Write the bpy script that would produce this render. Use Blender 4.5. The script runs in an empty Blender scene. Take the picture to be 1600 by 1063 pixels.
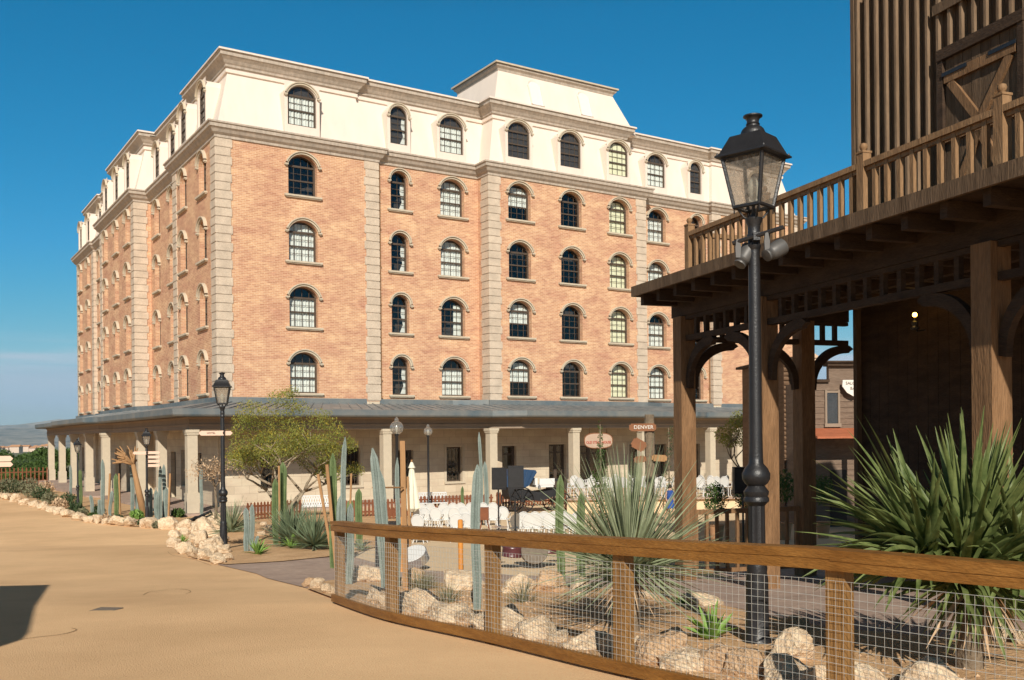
import bpy, bmesh, math, random
from mathutils import Vector, Matrix, noise
from mathutils.geometry import tessellate_polygon
R = math.radians
random.seed(7)
scene = bpy.context.scene
COL = scene.collection

# ------------------------------------------------------------------ camera
FPX, YH, ROLL = 1513.2, 682.26, -0.0093746
cam_d = bpy.data.cameras.new("camera"); cam = bpy.data.objects.new("camera", cam_d); COL.objects.link(cam)
cam_d.sensor_width = 36; cam_d.lens = 36 * FPX / 1600
cam_d.shift_y = (YH - 531.5) / 1600
cam_d.clip_start = 0.1; cam_d.clip_end = 40000
c_, s_ = math.cos(ROLL), math.sin(ROLL)
cam.matrix_world = Matrix(((c_, -s_, 0, 0), (0, 0, -1, 0), (s_, c_, 0, 0), (0, 0, 0, 1)))
scene.camera = cam
# ------------------------------------------------------------------ sky and sun (sun stands behind the camera)
SUN = Vector((0.055, -1.154, 0.68)).normalized()
world = bpy.data.worlds.new("World"); scene.world = world; world.use_nodes = True
wn = world.node_tree; wn.nodes.clear()
sky = wn.nodes.new('ShaderNodeTexSky'); sky.sky_type = 'NISHITA'; sky.sun_disc = False
sky.sun_elevation = math.asin(SUN.z); sky.sun_rotation = math.atan2(SUN.x, SUN.y)
sky.altitude = 0; sky.air_density = 1.0; sky.dust_density = 0.3; sky.ozone_density = 1.2
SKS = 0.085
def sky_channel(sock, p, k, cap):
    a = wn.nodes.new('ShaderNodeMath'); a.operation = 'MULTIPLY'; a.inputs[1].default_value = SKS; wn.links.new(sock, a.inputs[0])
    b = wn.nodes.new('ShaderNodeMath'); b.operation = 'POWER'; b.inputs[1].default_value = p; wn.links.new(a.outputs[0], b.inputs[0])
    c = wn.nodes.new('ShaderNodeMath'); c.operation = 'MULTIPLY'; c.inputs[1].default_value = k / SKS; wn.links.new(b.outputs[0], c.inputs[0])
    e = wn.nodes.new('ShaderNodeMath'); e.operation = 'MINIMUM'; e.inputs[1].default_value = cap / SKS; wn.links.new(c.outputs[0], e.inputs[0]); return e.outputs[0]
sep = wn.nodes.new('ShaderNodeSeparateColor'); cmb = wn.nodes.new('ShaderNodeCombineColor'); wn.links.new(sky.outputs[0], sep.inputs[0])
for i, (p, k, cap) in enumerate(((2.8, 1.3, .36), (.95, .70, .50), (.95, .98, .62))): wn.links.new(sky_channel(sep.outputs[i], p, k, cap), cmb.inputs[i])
# sky overhead is mixed to a set dim grey-blue, to weaken fill in shadows
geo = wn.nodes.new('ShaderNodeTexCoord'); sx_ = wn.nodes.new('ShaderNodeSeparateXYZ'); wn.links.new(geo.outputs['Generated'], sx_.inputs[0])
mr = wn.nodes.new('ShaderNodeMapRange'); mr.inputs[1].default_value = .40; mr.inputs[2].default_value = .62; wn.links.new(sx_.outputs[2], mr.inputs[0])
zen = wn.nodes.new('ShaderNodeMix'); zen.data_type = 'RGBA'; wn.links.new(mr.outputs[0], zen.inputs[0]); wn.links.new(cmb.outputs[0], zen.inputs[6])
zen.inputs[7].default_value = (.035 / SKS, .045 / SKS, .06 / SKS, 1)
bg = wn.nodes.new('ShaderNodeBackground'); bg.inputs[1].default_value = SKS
wo = wn.nodes.new('ShaderNodeOutputWorld')
cm = wn.nodes.new('ShaderNodeMapping'); cm.inputs['Scale'].default_value = (6, 6, 95); wn.links.new(geo.outputs['Generated'], cm.inputs[0])
cnz = wn.nodes.new('ShaderNodeTexNoise'); cnz.inputs['Scale'].default_value = 1.0; cnz.inputs['Detail'].default_value = 5; wn.links.new(cm.outputs[0], cnz.inputs['Vector'])
cr0 = wn.nodes.new('ShaderNodeMapRange'); cr0.inputs[1].default_value = .40; cr0.inputs[2].default_value = .66; cr0.inputs[4].default_value = .7; wn.links.new(cnz.outputs[0], cr0.inputs[0])
b1 = wn.nodes.new('ShaderNodeMath'); b1.operation = 'SUBTRACT'; b1.inputs[1].default_value = .072; wn.links.new(sx_.outputs[2], b1.inputs[0])
b2 = wn.nodes.new('ShaderNodeMath'); b2.operation = 'ABSOLUTE'; wn.links.new(b1.outputs[0], b2.inputs[0])
b3 = wn.nodes.new('ShaderNodeMapRange'); b3.inputs[1].default_value = .03; b3.inputs[2].default_value = .0; wn.links.new(b2.outputs[0], b3.inputs[0])
b4 = wn.nodes.new('ShaderNodeMath'); b4.operation = 'MULTIPLY'; wn.links.new(b3.outputs[0], b4.inputs[0]); wn.links.new(cr0.outputs[0], b4.inputs[1])
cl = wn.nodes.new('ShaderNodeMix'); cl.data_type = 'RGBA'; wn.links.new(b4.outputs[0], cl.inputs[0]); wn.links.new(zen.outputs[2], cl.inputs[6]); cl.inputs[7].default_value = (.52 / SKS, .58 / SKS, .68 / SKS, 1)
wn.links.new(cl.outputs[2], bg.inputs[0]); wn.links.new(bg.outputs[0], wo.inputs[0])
sd = bpy.data.lights.new("sun", 'SUN'); sd.energy = 5.0; sd.angle = R(0.5); sd.color = (1.0, 0.93, 0.82)
so = bpy.data.objects.new("sun", sd); COL.objects.link(so); so.location = (0, -20, 30)
so.rotation_euler = SUN.to_track_quat('Z', 'Y').to_euler()
scene.view_settings.view_transform = 'Standard'; scene.view_settings.look = 'None'
scene.view_settings.gamma = 1; scene.view_settings.exposure = 0.1
scene.render.engine = 'CYCLES'
scene.cycles.max_bounces = 6; scene.cycles.transparent_max_bounces = 16

# ------------------------------------------------------------------ helpers
def ray(px, py):
    a, b = px - 800, py - YH
    u = c_ * a + s_ * b; v = -s_ * a + c_ * b
    return Vector((u / FPX, 1, -v / FPX))
def at(px, py, y): return ray(px, py) * y
TB = [(-200, -1.5), (0, -1.65), (6, -1.75), (9, -1.92), (12.3, -2.1), (18, -2.6), (26, -2.97), (30, -3.25), (36, -3.3), (60, -3.35), (110, -4.2), (400, -9), (1500, -18), (5000, -40), (30000, -60)]
def T(y):
    for (a, za), (b, zb) in zip(TB, TB[1:]):
        if y <= b: return za + (zb - za) * (y - a) / (b - a)
    return TB[-1][1]
def gp(px, py):
    d = ray(px, py); lo, hi = 0.5, 20000
    for _ in range(60):
        m = (lo + hi) / 2
        if d.z * m > T(m): lo = m
        else: hi = m
    return d * lo
def on(px, y):
    d = ray(px, 700); return Vector((d.x * y, y, T(y)))

ALLO = []
class MB:
    def __init__(s): s.v = []; s.f = []; s.uv = []; s.mi = []; s.cur = 0
    def add(s, vs, fs, uvs=None):
        b = len(s.v); s.v += [tuple(p) for p in vs]
        for i, f in enumerate(fs):
            s.f.append([b + k for k in f]); s.mi.append(s.cur)
            s.uv.append(uvs[i] if uvs else None)
    def quad(s, a, b, c, d, uv=None): s.add([a, b, c, d], [(0, 1, 2, 3)], [uv] if uv else None)
    def box(s, x0, x1, y0, y1, z0, z1):
        v = [(x, y, z) for x in (x0, x1) for y in (y0, y1) for z in (z0, z1)]
        s.add(v, [(0, 1, 3, 2), (4, 6, 7, 5), (0, 4, 5, 1), (2, 3, 7, 6), (0, 2, 6, 4), (1, 5, 7, 3)])
    def bar(s, a, b, w, h, up=(0, 0, 1)):
        a, b = Vector(a), Vector(b); d = (b - a).normalized(); up = Vector(up)
        if abs(d.dot(up)) > .99: up = Vector((1, 0, 0))
        r = d.cross(up).normalized(); u = r.cross(d).normalized()
        v = [p + r * i * w / 2 + u * j * h / 2 for p in (a, b) for i, j in ((-1, -1), (1, -1), (1, 1), (-1, 1))]
        s.add(v, [(0, 3, 2, 1), (4, 5, 6, 7), (0, 1, 5, 4), (1, 2, 6, 5), (2, 3, 7, 6), (3, 0, 4, 7)])
    def tube(s, pts, rad, n=8, cap=True, star=0.0, closed=False):
        pts = [Vector(p) for p in pts]; m = len(pts)
        if not isinstance(rad, (list, tuple)): rad = [rad] * m
        ref = None; vs = []
        for i, p in enumerate(pts):
            if closed: t = pts[(i + 1) % m] - pts[i - 1]
            else: t = pts[min(i + 1, m - 1)] - pts[max(i - 1, 0)]
            t.normalize()
            if ref is None: ref = Vector((0, 0, 1)) if abs(t.z) < .9 else Vector((1, 0, 0))
            x = (ref - t * ref.dot(t)).normalized(); y = t.cross(x); ref = x
            for k in range(n):
                a = 2 * math.pi * k / n; rr = rad[i] * (1 - star * (k % 2))
                vs.append(p + (x * math.cos(a) + y * math.sin(a)) * rr)
        fs = []
        for i in range(m if closed else m - 1):
            for k in range(n):
                j = (i + 1) % m
                fs.append((i * n + k, i * n + (k + 1) % n, j * n + (k + 1) % n, j * n + k))
        if cap and not closed: fs += [tuple(range(n))[::-1], tuple((m - 1) * n + k for k in range(n))]
        s.add(vs, fs)
    def lathe(s, prof, n=20, c=(0, 0), star=None):
        vs = []; m = len(prof)
        for i, (r, z) in enumerate(prof):
            for k in range(n):
                a = 2 * math.pi * k / n
                rr = r * (1 - (star[i] if star else 0) * (k % 2))
                vs.append((c[0] + rr * math.cos(a), c[1] + rr * math.sin(a), z))
        fs = [(i * n + k, i * n + (k + 1) % n, (i + 1) * n + (k + 1) % n, (i + 1) * n + k) for i in range(m - 1) for k in range(n)]
        fs += [tuple(range(n))[::-1], tuple((m - 1) * n + k for k in range(n))]
        s.add(vs, fs)
    def prism(s, poly, fr, d):
        """poly: list of (a,b); fr(a,b,t)->point ; t from 0 to d"""
        n = len(poly); vs = [fr(a, b, 0) for a, b in poly] + [fr(a, b, d) for a, b in poly]
        tri = tessellate_polygon([[Vector((a, b, 0)) for a, b in poly]])
        fs = [tuple(t) for t in tri] + [tuple(k + n for k in t)[::-1] for t in tri]
        fs += [(i, (i + 1) % n, (i + 1) % n + n, i + n) for i in range(n)]
        s.add(vs, fs)
    def mesh(s, name, mats, smooth=False):
        me = bpy.data.meshes.new(name); me.from_pydata(s.v, [], s.f)
        if not isinstance(mats, (list, tuple)): mats = [mats]
        for m in mats: me.materials.append(m)
        me.polygons.foreach_set('material_index', s.mi)
        if any(u for u in s.uv):
            l = me.uv_layers.new(name='UVMap'); k = 0; data = []
            for f, u in zip(s.f, s.uv):
                for i in range(len(f)): data += list(u[i]) if u else [0, 0]
            l.data.foreach_set('uv', data)
        me.validate(); bm = bmesh.new(); bm.from_mesh(me); bmesh.ops.recalc_face_normals(bm, faces=bm.faces); bm.to_mesh(me); bm.free()
        if smooth:
            me.polygons.foreach_set('use_smooth', [True] * len(me.polygons))
            if smooth != 'all':
                try: me.set_sharp_from_angle(angle=R(40))
                except Exception: pass
        me.update(); return me
    def build(s, name, mats, parent=None, smooth=False, loc=None, rz=None):
        return link(name, s.mesh(name, mats, smooth), parent, loc, rz)
def link(name, me, parent=None, loc=None, rz=None):
    o = bpy.data.objects.new(name, me); COL.objects.link(o)
    if parent: o.parent = parent
    if loc is not None: o.location = loc
    if rz is not None: o.rotation_euler = (0, 0, rz)
    return o
def tag(o, label, cat, group=None, kind=None):
    if label: o['label'] = label
    if cat: o['category'] = cat
    if group: o['group'] = group
    if kind: o['kind'] = kind
    return o
def thing(name, label, cat, loc=(0, 0, 0), rz=0, group=None):
    o = bpy.data.objects.new(name, None); COL.objects.link(o); o.empty_display_size = .2
    o.location = loc; o.rotation_euler = (0, 0, rz); return tag(o, label, cat, group)
def kids(o): return [c for c in COL.objects if c.parent is o]
def copy_tree(o, parent=None, ch=None):
    if ch is None:
        ch = {}
        for q in COL.objects:
            if q.parent: ch.setdefault(q.parent.name, []).append(q)
    c = o.copy(); COL.objects.link(c); c.parent = parent
    for k in ch.get(o.name, []): copy_tree(k, c, ch)
    return c
def structure(o): o['kind'] = 'structure'; return o
ORD = ['leftmost', 'second from the left', 'third from the left', 'fourth from the left', 'fifth from the left', 'sixth from the left', 'seventh from the left', 'eighth from the left', 'ninth from the left', 'tenth from the left', 'eleventh from the left', 'twelfth from the left', 'thirteenth from the left', 'fourteenth from the left', 'fifteenth from the left', 'sixteenth from the left', 'seventeenth from the left', 'eighteenth from the left', 'nineteenth from the left', 'twentieth from the left']
def ordw(i, n):
    if i == n - 1 and n > 1: return 'rightmost'
    if i == n - 2 and n > 3: return 'second from the right'
    if i == n - 3 and n > 5: return 'third from the right'
    return ORD[i] if i < len(ORD) else 'middle'

# ------------------------------------------------------------------ materials
def mat(name, col, rough=.8, var=.12, scale=6, bump=.0, bscale=60, metal=0, col2=None, coords='Object', spec=.3, stretch=(1, 1, 1), fine=0, trans=0):
    m = bpy.data.materials.new(name); m.use_nodes = True; nt = m.node_tree; b = nt.nodes['Principled BSDF']
    b.inputs['Roughness'].default_value = rough; b.inputs['Metallic'].default_value = metal
    b.inputs['Specular IOR Level'].default_value = spec
    tc = nt.nodes.new('ShaderNodeTexCoord'); mp = nt.nodes.new('ShaderNodeMapping'); mp.inputs['Scale'].default_value = stretch
    nt.links.new(tc.outputs[coords], mp.inputs[0])
    nz = nt.nodes.new('ShaderNodeTexNoise'); nz.inputs['Scale'].default_value = scale; nz.inputs['Detail'].default_value = 6; nz.inputs['Roughness'].default_value = .65
    nt.links.new(mp.outputs[0], nz.inputs['Vector'])
    cr = nt.nodes.new('ShaderNodeValToRGB'); cr.color_ramp.elements[0].position = .3; cr.color_ramp.elements[1].position = .7
    c2 = col2 or tuple(min(1, x * (1 + var)) for x in col); c1 = tuple(x * (1 - var) for x in col) if not col2 else col
    cr.color_ramp.elements[0].color = (*c1, 1); cr.color_ramp.elements[1].color = (*c2, 1)
    nt.links.new(nz.outputs['Fac'], cr.inputs[0]); out = cr.outputs[0]
    if fine:
        n2 = nt.nodes.new('ShaderNodeTexNoise'); n2.inputs['Scale'].default_value = bscale; n2.inputs['Detail'].default_value = 3
        nt.links.new(mp.outputs[0], n2.inputs['Vector'])
        mx = nt.nodes.new('ShaderNodeMix'); mx.data_type = 'RGBA'; mx.blend_type = 'OVERLAY'; mx.inputs[0].default_value = fine
        nt.links.new(out, mx.inputs[6]); nt.links.new(n2.outputs['Fac'], mx.inputs[7]); out = mx.outputs[2]
    nt.links.new(out, b.inputs['Base Color'])
    if bump:
        bz = nt.nodes.new('ShaderNodeTexNoise'); bz.inputs['Scale'].default_value = bscale; bz.inputs['Detail'].default_value = 8
        nt.links.new(mp.outputs[0], bz.inputs['Vector'])
        bu = nt.nodes.new('ShaderNodeBump'); bu.inputs['Strength'].default_value = bump; bu.inputs['Distance'].default_value = .03
        nt.links.new(bz.outputs['Fac'], bu.inputs['Height']); nt.links.new(bu.outputs[0], b.inputs['Normal'])
    if trans:
        tr = nt.nodes.new('ShaderNodeBsdfTranslucent'); nt.links.new(out, tr.inputs[0]); ms = nt.nodes.new('ShaderNodeMixShader'); ms.inputs[0].default_value = trans
        nt.links.new(b.outputs[0], ms.inputs[1]); nt.links.new(tr.outputs[0], ms.inputs[2]); nt.links.new(ms.outputs[0], nt.nodes['Material Output'].inputs[0])
    return m
def brickmat(name, c1, c2, mortar, bw, bh, ms=.012, bump=.4, big=.35, stain=None):
    m = bpy.data.materials.new(name); m.use_nodes = True; nt = m.node_tree; b = nt.nodes['Principled BSDF']
    b.inputs['Roughness'].default_value = .88; b.inputs['Specular IOR Level'].default_value = .2
    tc = nt.nodes.new('ShaderNodeTexCoord'); br = nt.nodes.new('ShaderNodeTexBrick')
    br.inputs['Scale'].default_value = 1; br.inputs['Brick Width'].default_value = bw; br.inputs['Row Height'].default_value = bh
    br.inputs['Mortar Size'].default_value = ms; br.inputs['Mortar Smooth'].default_value = .3; br.inputs['Bias'].default_value = -.1
    br.inputs['Color1'].default_value = (*c1, 1); br.inputs['Color2'].default_value = (*c2, 1); br.inputs['Mortar'].default_value = (*mortar, 1)
    nt.links.new(tc.outputs['UV'], br.inputs['Vector'])
    mp = nt.nodes.new('ShaderNodeMapping'); mp.inputs['Scale'].default_value = (1, 2.2, 1); nt.links.new(tc.outputs['UV'], mp.inputs[0])
    nz = nt.nodes.new('ShaderNodeTexNoise'); nz.inputs['Scale'].default_value = .55; nz.inputs['Detail'].default_value = 9; nz.inputs['Roughness'].default_value = .72
    nt.links.new(mp.outputs[0], nz.inputs['Vector'])
    cr = nt.nodes.new('ShaderNodeValToRGB'); cr.color_ramp.elements[0].position = .35; cr.color_ramp.elements[1].position = .68
    cr.color_ramp.elements[0].color = (.42, .33, .32, 1); cr.color_ramp.elements[1].color = (.70, .68, .60, 1)
    nt.links.new(nz.outputs['Fac'], cr.inputs[0])
    mx = nt.nodes.new('ShaderNodeMix'); mx.data_type = 'RGBA'; mx.blend_type = 'OVERLAY'; mx.inputs[0].default_value = big
    nt.links.new(br.outputs['Color'], mx.inputs[6]); nt.links.new(cr.outputs[0], mx.inputs[7])
    # small tone differences brick to brick, stretched along the courses
    mp2 = nt.nodes.new('ShaderNodeMapping'); mp2.inputs['Scale'].default_value = (1 / bw, 1 / bh, 1); nt.links.new(tc.outputs['UV'], mp2.inputs[0])
    n3 = nt.nodes.new('ShaderNodeTexNoise'); n3.inputs['Scale'].default_value = .8; n3.inputs['Detail'].default_value = 2
    nt.links.new(mp2.outputs[0], n3.inputs['Vector'])
    m2 = nt.nodes.new('ShaderNodeMix'); m2.data_type = 'RGBA'; m2.blend_type = 'OVERLAY'; m2.inputs[0].default_value = .25
    nt.links.new(mx.outputs[2], m2.inputs[6]); nt.links.new(n3.outputs['Fac'], m2.inputs[7])
    nt.links.new(m2.outputs[2], b.inputs['Base Color'])
    bu = nt.nodes.new('ShaderNodeBump'); bu.inputs['Strength'].default_value = bump; bu.inputs['Distance'].default_value = .01; bu.invert = True
    nt.links.new(br.outputs['Fac'], bu.inputs['Height']); nt.links.new(bu.outputs[0], b.inputs['Normal'])
    return m
def glassmat(name, tint, refl=.12, rough=.02):
    m = bpy.data.materials.new(name); m.use_nodes = True; nt = m.node_tree; nt.nodes.clear()
    t = nt.nodes.new('ShaderNodeBsdfTransparent'); t.inputs[0].default_value = (*tint, 1)
    g = nt.nodes.new('ShaderNodeBsdfGlossy'); g.inputs['Roughness'].default_value = rough; g.inputs[0].default_value = (1, 1, 1, 1)
    lw0 = nt.nodes.new('ShaderNodeLayerWeight'); lw0.inputs[0].default_value = .5
    lw = nt.nodes.new('ShaderNodeMath'); lw.operation = 'POWER'; lw.inputs[1].default_value = 4.5; nt.links.new(lw0.outputs['Facing'], lw.inputs[0])
    ad = nt.nodes.new('ShaderNodeMath'); ad.operation = 'ADD'; ad.inputs[1].default_value = refl + .045; ad.use_clamp = True
    mx = nt.nodes.new('ShaderNodeMixShader'); o = nt.nodes.new('ShaderNodeOutputMaterial')
    nt.links.new(lw.outputs[0], ad.inputs[0]); nt.links.new(ad.outputs[0], mx.inputs[0]); nt.links.new(t.outputs[0], mx.inputs[1]); nt.links.new(g.outputs[0], mx.inputs[2]); nt.links.new(mx.outputs[0], o.inputs[0])
    return m
def emis(name, col, st):
    m = bpy.data.materials.new(name); m.use_nodes = True; b = m.node_tree.nodes['Principled BSDF']
    b.inputs['Base Color'].default_value = (*col, 1); b.inputs['Emission Color'].default_value = (*col, 1); b.inputs['Emission Strength'].default_value = st; return m

M = {}
M['brick'] = brickmat('brick', (.44, .24, .145), (.58, .36, .225), (.60, .45, .33), .26, .085, .012, .08, .8)
M['stone'] = brickmat('pale_stone', (.54, .455, .335), (.61, .52, .39), (.44, .37, .275), .75, .38, .012, .3, .2)
M['quoin'] = mat('quoin_stone', (.55, .445, .34), .9, .16, 1.6, .5, 30, fine=.3)
M['cream'] = mat('cream_render', (.75, .64, .545), .85, .055, .9, .2, 30, stretch=(1.5, 1.5, .35), fine=.08)
M['cornice'] = mat('cornice_stone', (.44, .37, .30), .9, .22, 2.0, .3, 25, stretch=(3, 3, .6), fine=.3)
M['trim'] = mat('window_trim', (.52, .44, .33), .8, .1, 3)
M['frame'] = mat('window_frame_paint', (.085, .062, .045), .5, .15, 5)
M['glass'] = glassmat('window_glass', (.96, .97, .97), .0)
M['curtain'] = mat('white_curtain', (.66, .68, .62), .9, .1, 9, stretch=(6, 1, .4))
M['ycurtain'] = mat('pale_yellow_blind', (.74, .73, .50), .9, .05, 4)
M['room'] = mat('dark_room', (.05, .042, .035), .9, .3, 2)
M['zinc'] = mat('weathered_zinc', (.17, .19, .20), .5, .25, 1.2, .1, 20, metal=.3, col2=(.32, .32, .31), stretch=(1, 1, 3))
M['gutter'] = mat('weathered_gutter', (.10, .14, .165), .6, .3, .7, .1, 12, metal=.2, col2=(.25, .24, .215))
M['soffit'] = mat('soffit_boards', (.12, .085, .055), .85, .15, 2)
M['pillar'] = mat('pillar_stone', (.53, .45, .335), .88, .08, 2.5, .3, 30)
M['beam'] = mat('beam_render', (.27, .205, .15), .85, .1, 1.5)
M['copper'] = mat('rusty_downpipe', (.24, .13, .06), .6, .2, 3)
M['road'] = mat('ochre_road', (.64, .40, .205), .95, .0, .22, .4, 70, col2=(.88, .575, .31), fine=.25)
M['edge'] = mat('ochre_edge', (.76, .475, .24), .95, .08, 1.5, .3, 40, fine=.2)
M['plaza'] = mat('sand_plaza', (.72, .54, .34), .95, .1, .5, .3, 40, fine=.2)
M['soil'] = mat('orange_soil', (.48, .285, .14), 1, .0, 1.6, 1.0, 16, col2=(.70, .45, .24), fine=.4)
M['paving'] = mat('printed_paving', (.33, .235, .185), .8, .0, 1.1, .6, 7, col2=(.47, .345, .27), fine=.3)
M['rock'] = mat('limestone', (.46, .31, .18), .95, .0, 3.2, 1.0, 9, col2=(.80, .64, .45), fine=.35)
M['rock2'] = mat('ochre_rock', (.40, .24, .125), .95, .0, 2.5, 1.0, 9, col2=(.64, .45, .28), fine=.35)
M['iron'] = mat('black_iron', (.018, .017, .018), .42, .25, 8, .15, 60, spec=.5)
M['steel'] = mat('grey_spotlight', (.11, .105, .10), .5, .1, 5, metal=.3)
M['fwood'] = mat('varnished_fence_wood', (.17, .068, .012), .5, .0, 2.2, .35, 22, col2=(.30, .14, .033), stretch=(1, 1, 7), fine=.5)
M['fpost'] = mat('fence_post_wood', (.20, .10, .03), .6, .0, 3, .4, 20, col2=(.34, .185, .065), stretch=(6, 6, .7), fine=.4)
M['wire'] = mat('galvanised_wire', (.52, .50, .45), .5, .1, 5, metal=.4)
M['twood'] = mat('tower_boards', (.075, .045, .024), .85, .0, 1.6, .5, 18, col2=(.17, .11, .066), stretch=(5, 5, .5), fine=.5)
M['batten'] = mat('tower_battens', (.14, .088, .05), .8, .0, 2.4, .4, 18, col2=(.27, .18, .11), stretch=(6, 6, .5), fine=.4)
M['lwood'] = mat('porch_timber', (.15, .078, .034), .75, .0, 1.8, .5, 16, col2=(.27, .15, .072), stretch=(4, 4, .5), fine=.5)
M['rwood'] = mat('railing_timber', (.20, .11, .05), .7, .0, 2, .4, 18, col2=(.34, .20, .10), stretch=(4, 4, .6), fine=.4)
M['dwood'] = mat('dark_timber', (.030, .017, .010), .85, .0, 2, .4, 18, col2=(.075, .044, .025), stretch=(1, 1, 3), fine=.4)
M['bark'] = mat('bark', (.20, .15, .10), .95, .3, 8, .8, 30)
M['palebark'] = mat('pale_bark', (.33, .26, .18), .95, .25, 8, .6, 30)
M['stake'] = mat('stake_wood', (.36, .20, .09), .8, .2, 5, .3, 30, stretch=(4, 4, .5))
M['opost'] = mat('orange_post', (.55, .22, .04), .7, .15, 4)
M['cblue'] = mat('blue_cactus', (.15, .19, .165), .75, .2, 2.5, .3, 60, col2=(.27, .31, .28), fine=.3)
M['cgreen'] = mat('green_cactus', (.08, .12, .045), .75, .2, 5, .4, 60, col2=(.17, .22, .09))
M['silver'] = mat('silver_leaf', (.16, .20, .10), .5, .0, 5, 0, 30, col2=(.38, .41, .26), trans=.15)
M['yucca'] = mat('yucca_leaf', (.05, .085, .02), .5, .0, 5, 0, 30, col2=(.25, .29, .10), spec=.3, trans=.18)
M['yuccab'] = mat('blue_yucca_leaf', (.09, .13, .07), .5, .0, 4, 0, 30, col2=(.24, .29, .17), trans=.15)
M['dryleaf'] = mat('dry_leaf', (.52, .36, .22), .8, .2, 4)
M['agave'] = mat('young_agave_leaf', (.22, .36, .08), .5, .25, 6, trans=.2)
M['leafa'] = mat('olive_foliage', (.12, .155, .03), .7, .0, 1.4, 0, 30, col2=(.38, .37, .085), trans=.3)
M['leafy'] = mat('yellow_blossom', (.50, .38, .05), .7, .2, 3, trans=.3)
M['leafg'] = mat('green_foliage', (.045, .085, .02), .7, .0, .6, 0, 30, col2=(.12, .19, .045), trans=.25)
M['leafd'] = mat('dark_foliage', (.035, .06, .025), .7, .0, .6, 0, 30, col2=(.09, .13, .05), trans=.2)
M['shrub'] = mat('grey_shrub', (.14, .15, .08), .8, .0, 1, 0, 30, col2=(.30, .28, .17), trans=.2)
M['white'] = mat('white_paint', (.66, .66, .64), .45, .03, 5)
M['canvas'] = mat('cream_canvas', (.74, .70, .56), .9, .05, 3)
M['black'] = mat('black_plastic', (.02, .02, .022), .6, .2, 5)
M['blue'] = mat('navy_leather', (.022, .055, .12), .45, .15, 5)
M['picket'] = mat('red_brown_picket', (.19, .065, .028), .7, .2, 4)
M['gravel'] = mat('terracotta_edging', (.50, .26, .13), .9, .2, 3)
M['signw'] = mat('painted_sign_pink', (.72, .50, .38), .7, .05, 3)
M['signc'] = mat('faded_sign', (.50, .36, .27), .8, .1, 3)
M['signb'] = mat('brown_sign', (.24, .10, .045), .7, .15, 4)
M['letter'] = mat('dark_lettering', (.10, .05, .03), .8, .1, 4)
M['red'] = mat('red_lettering', (.45, .06, .03), .7, .1, 4)
M['lettw'] = mat('white_lettering', (.75, .70, .62), .8, .05, 4)
M['redroof'] = mat('red_metal_roof', (.42, .13, .06), .6, .15, 3)
M['siding'] = mat('brown_siding', (.15, .10, .07), .85, .0, 1.5, .4, 12, col2=(.22, .155, .11), stretch=(.5, .5, 5), fine=.4)
M['log'] = mat('log_wood', (.12, .07, .04), .85, .0, 1.5, .4, 12, col2=(.20, .12, .07), stretch=(.5, .5, 5), fine=.4)
M['hill'] = mat('distant_hills', (.06, .075, .06), 1, .0, .006, 0, 30, col2=(.40, .35, .28), coords='Object')
M['plain'] = mat('distant_plain', (.10, .12, .05), 1, .0, .01, 0, 30, col2=(.24, .21, .12))
M['town'] = mat('town_walls', (.62, .48, .38), .9, .1, .02)
M['skin'] = mat('skin', (.50, .30, .20), .6, .05, 5)
M['cloth'] = mat('blue_cloth', (.03, .08, .30), .8, .15, 8)
M['hair'] = mat('dark_hair', (.03, .02, .015), .7, .2, 8)
M['lglass'] = glassmat('lantern_glass', (.80, .77, .72), .10, .12)
def dusty(m, k, col):
    nt = m.node_tree; o = [n for n in nt.nodes if n.type == 'OUTPUT_MATERIAL'][0]; src = o.inputs[0].links[0].from_socket; d = nt.nodes.new('ShaderNodeBsdfDiffuse'); d.inputs[0].default_value = (*col, 1); t = nt.nodes.new('ShaderNodeBsdfTranslucent'); t.inputs[0].default_value = (*col, 1)
    a = nt.nodes.new('ShaderNodeMixShader'); nt.links.new(d.outputs[0], a.inputs[1]); nt.links.new(t.outputs[0], a.inputs[2]); b = nt.nodes.new('ShaderNodeMixShader'); nt.links.new(src, b.inputs[1]); nt.links.new(a.outputs[0], b.inputs[2])
    nz = nt.nodes.new('ShaderNodeTexNoise'); nz.inputs['Scale'].default_value = 9; nz.inputs['Detail'].default_value = 6; mr_ = nt.nodes.new('ShaderNodeMapRange'); mr_.inputs[1].default_value = .3; mr_.inputs[2].default_value = .75; mr_.inputs[3].default_value = k * .4; mr_.inputs[4].default_value = k * 1.3
    nt.links.new(nz.outputs[0], mr_.inputs[0]); nt.links.new(mr_.outputs[0], b.inputs[0]); nt.links.new(b.outputs[0], o.inputs[0])
dusty(M['lglass'], .38, (.62, .56, .48))
M['globe'] = glassmat('globe_glass', (.78, .76, .72), .10, .03)
M['bulb'] = emis('lit_bulb', (1.0, .55, .08), 14)
M['chrome'] = mat('chrome', (.6, .6, .62), .25, .05, 5, metal=.9)
M['maroon'] = mat('maroon_drum', (.09, .025, .03), .35, .2, 4, spec=.5)
M['tyre'] = mat('tyre_mark', (.42, .26, .13), .95, .15, 3)
M['mud'] = mat('drain_iron', (.16, .13, .10), .8, .2, 10)

dusty(M['globe'], .3, (.75, .72, .66))
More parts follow.
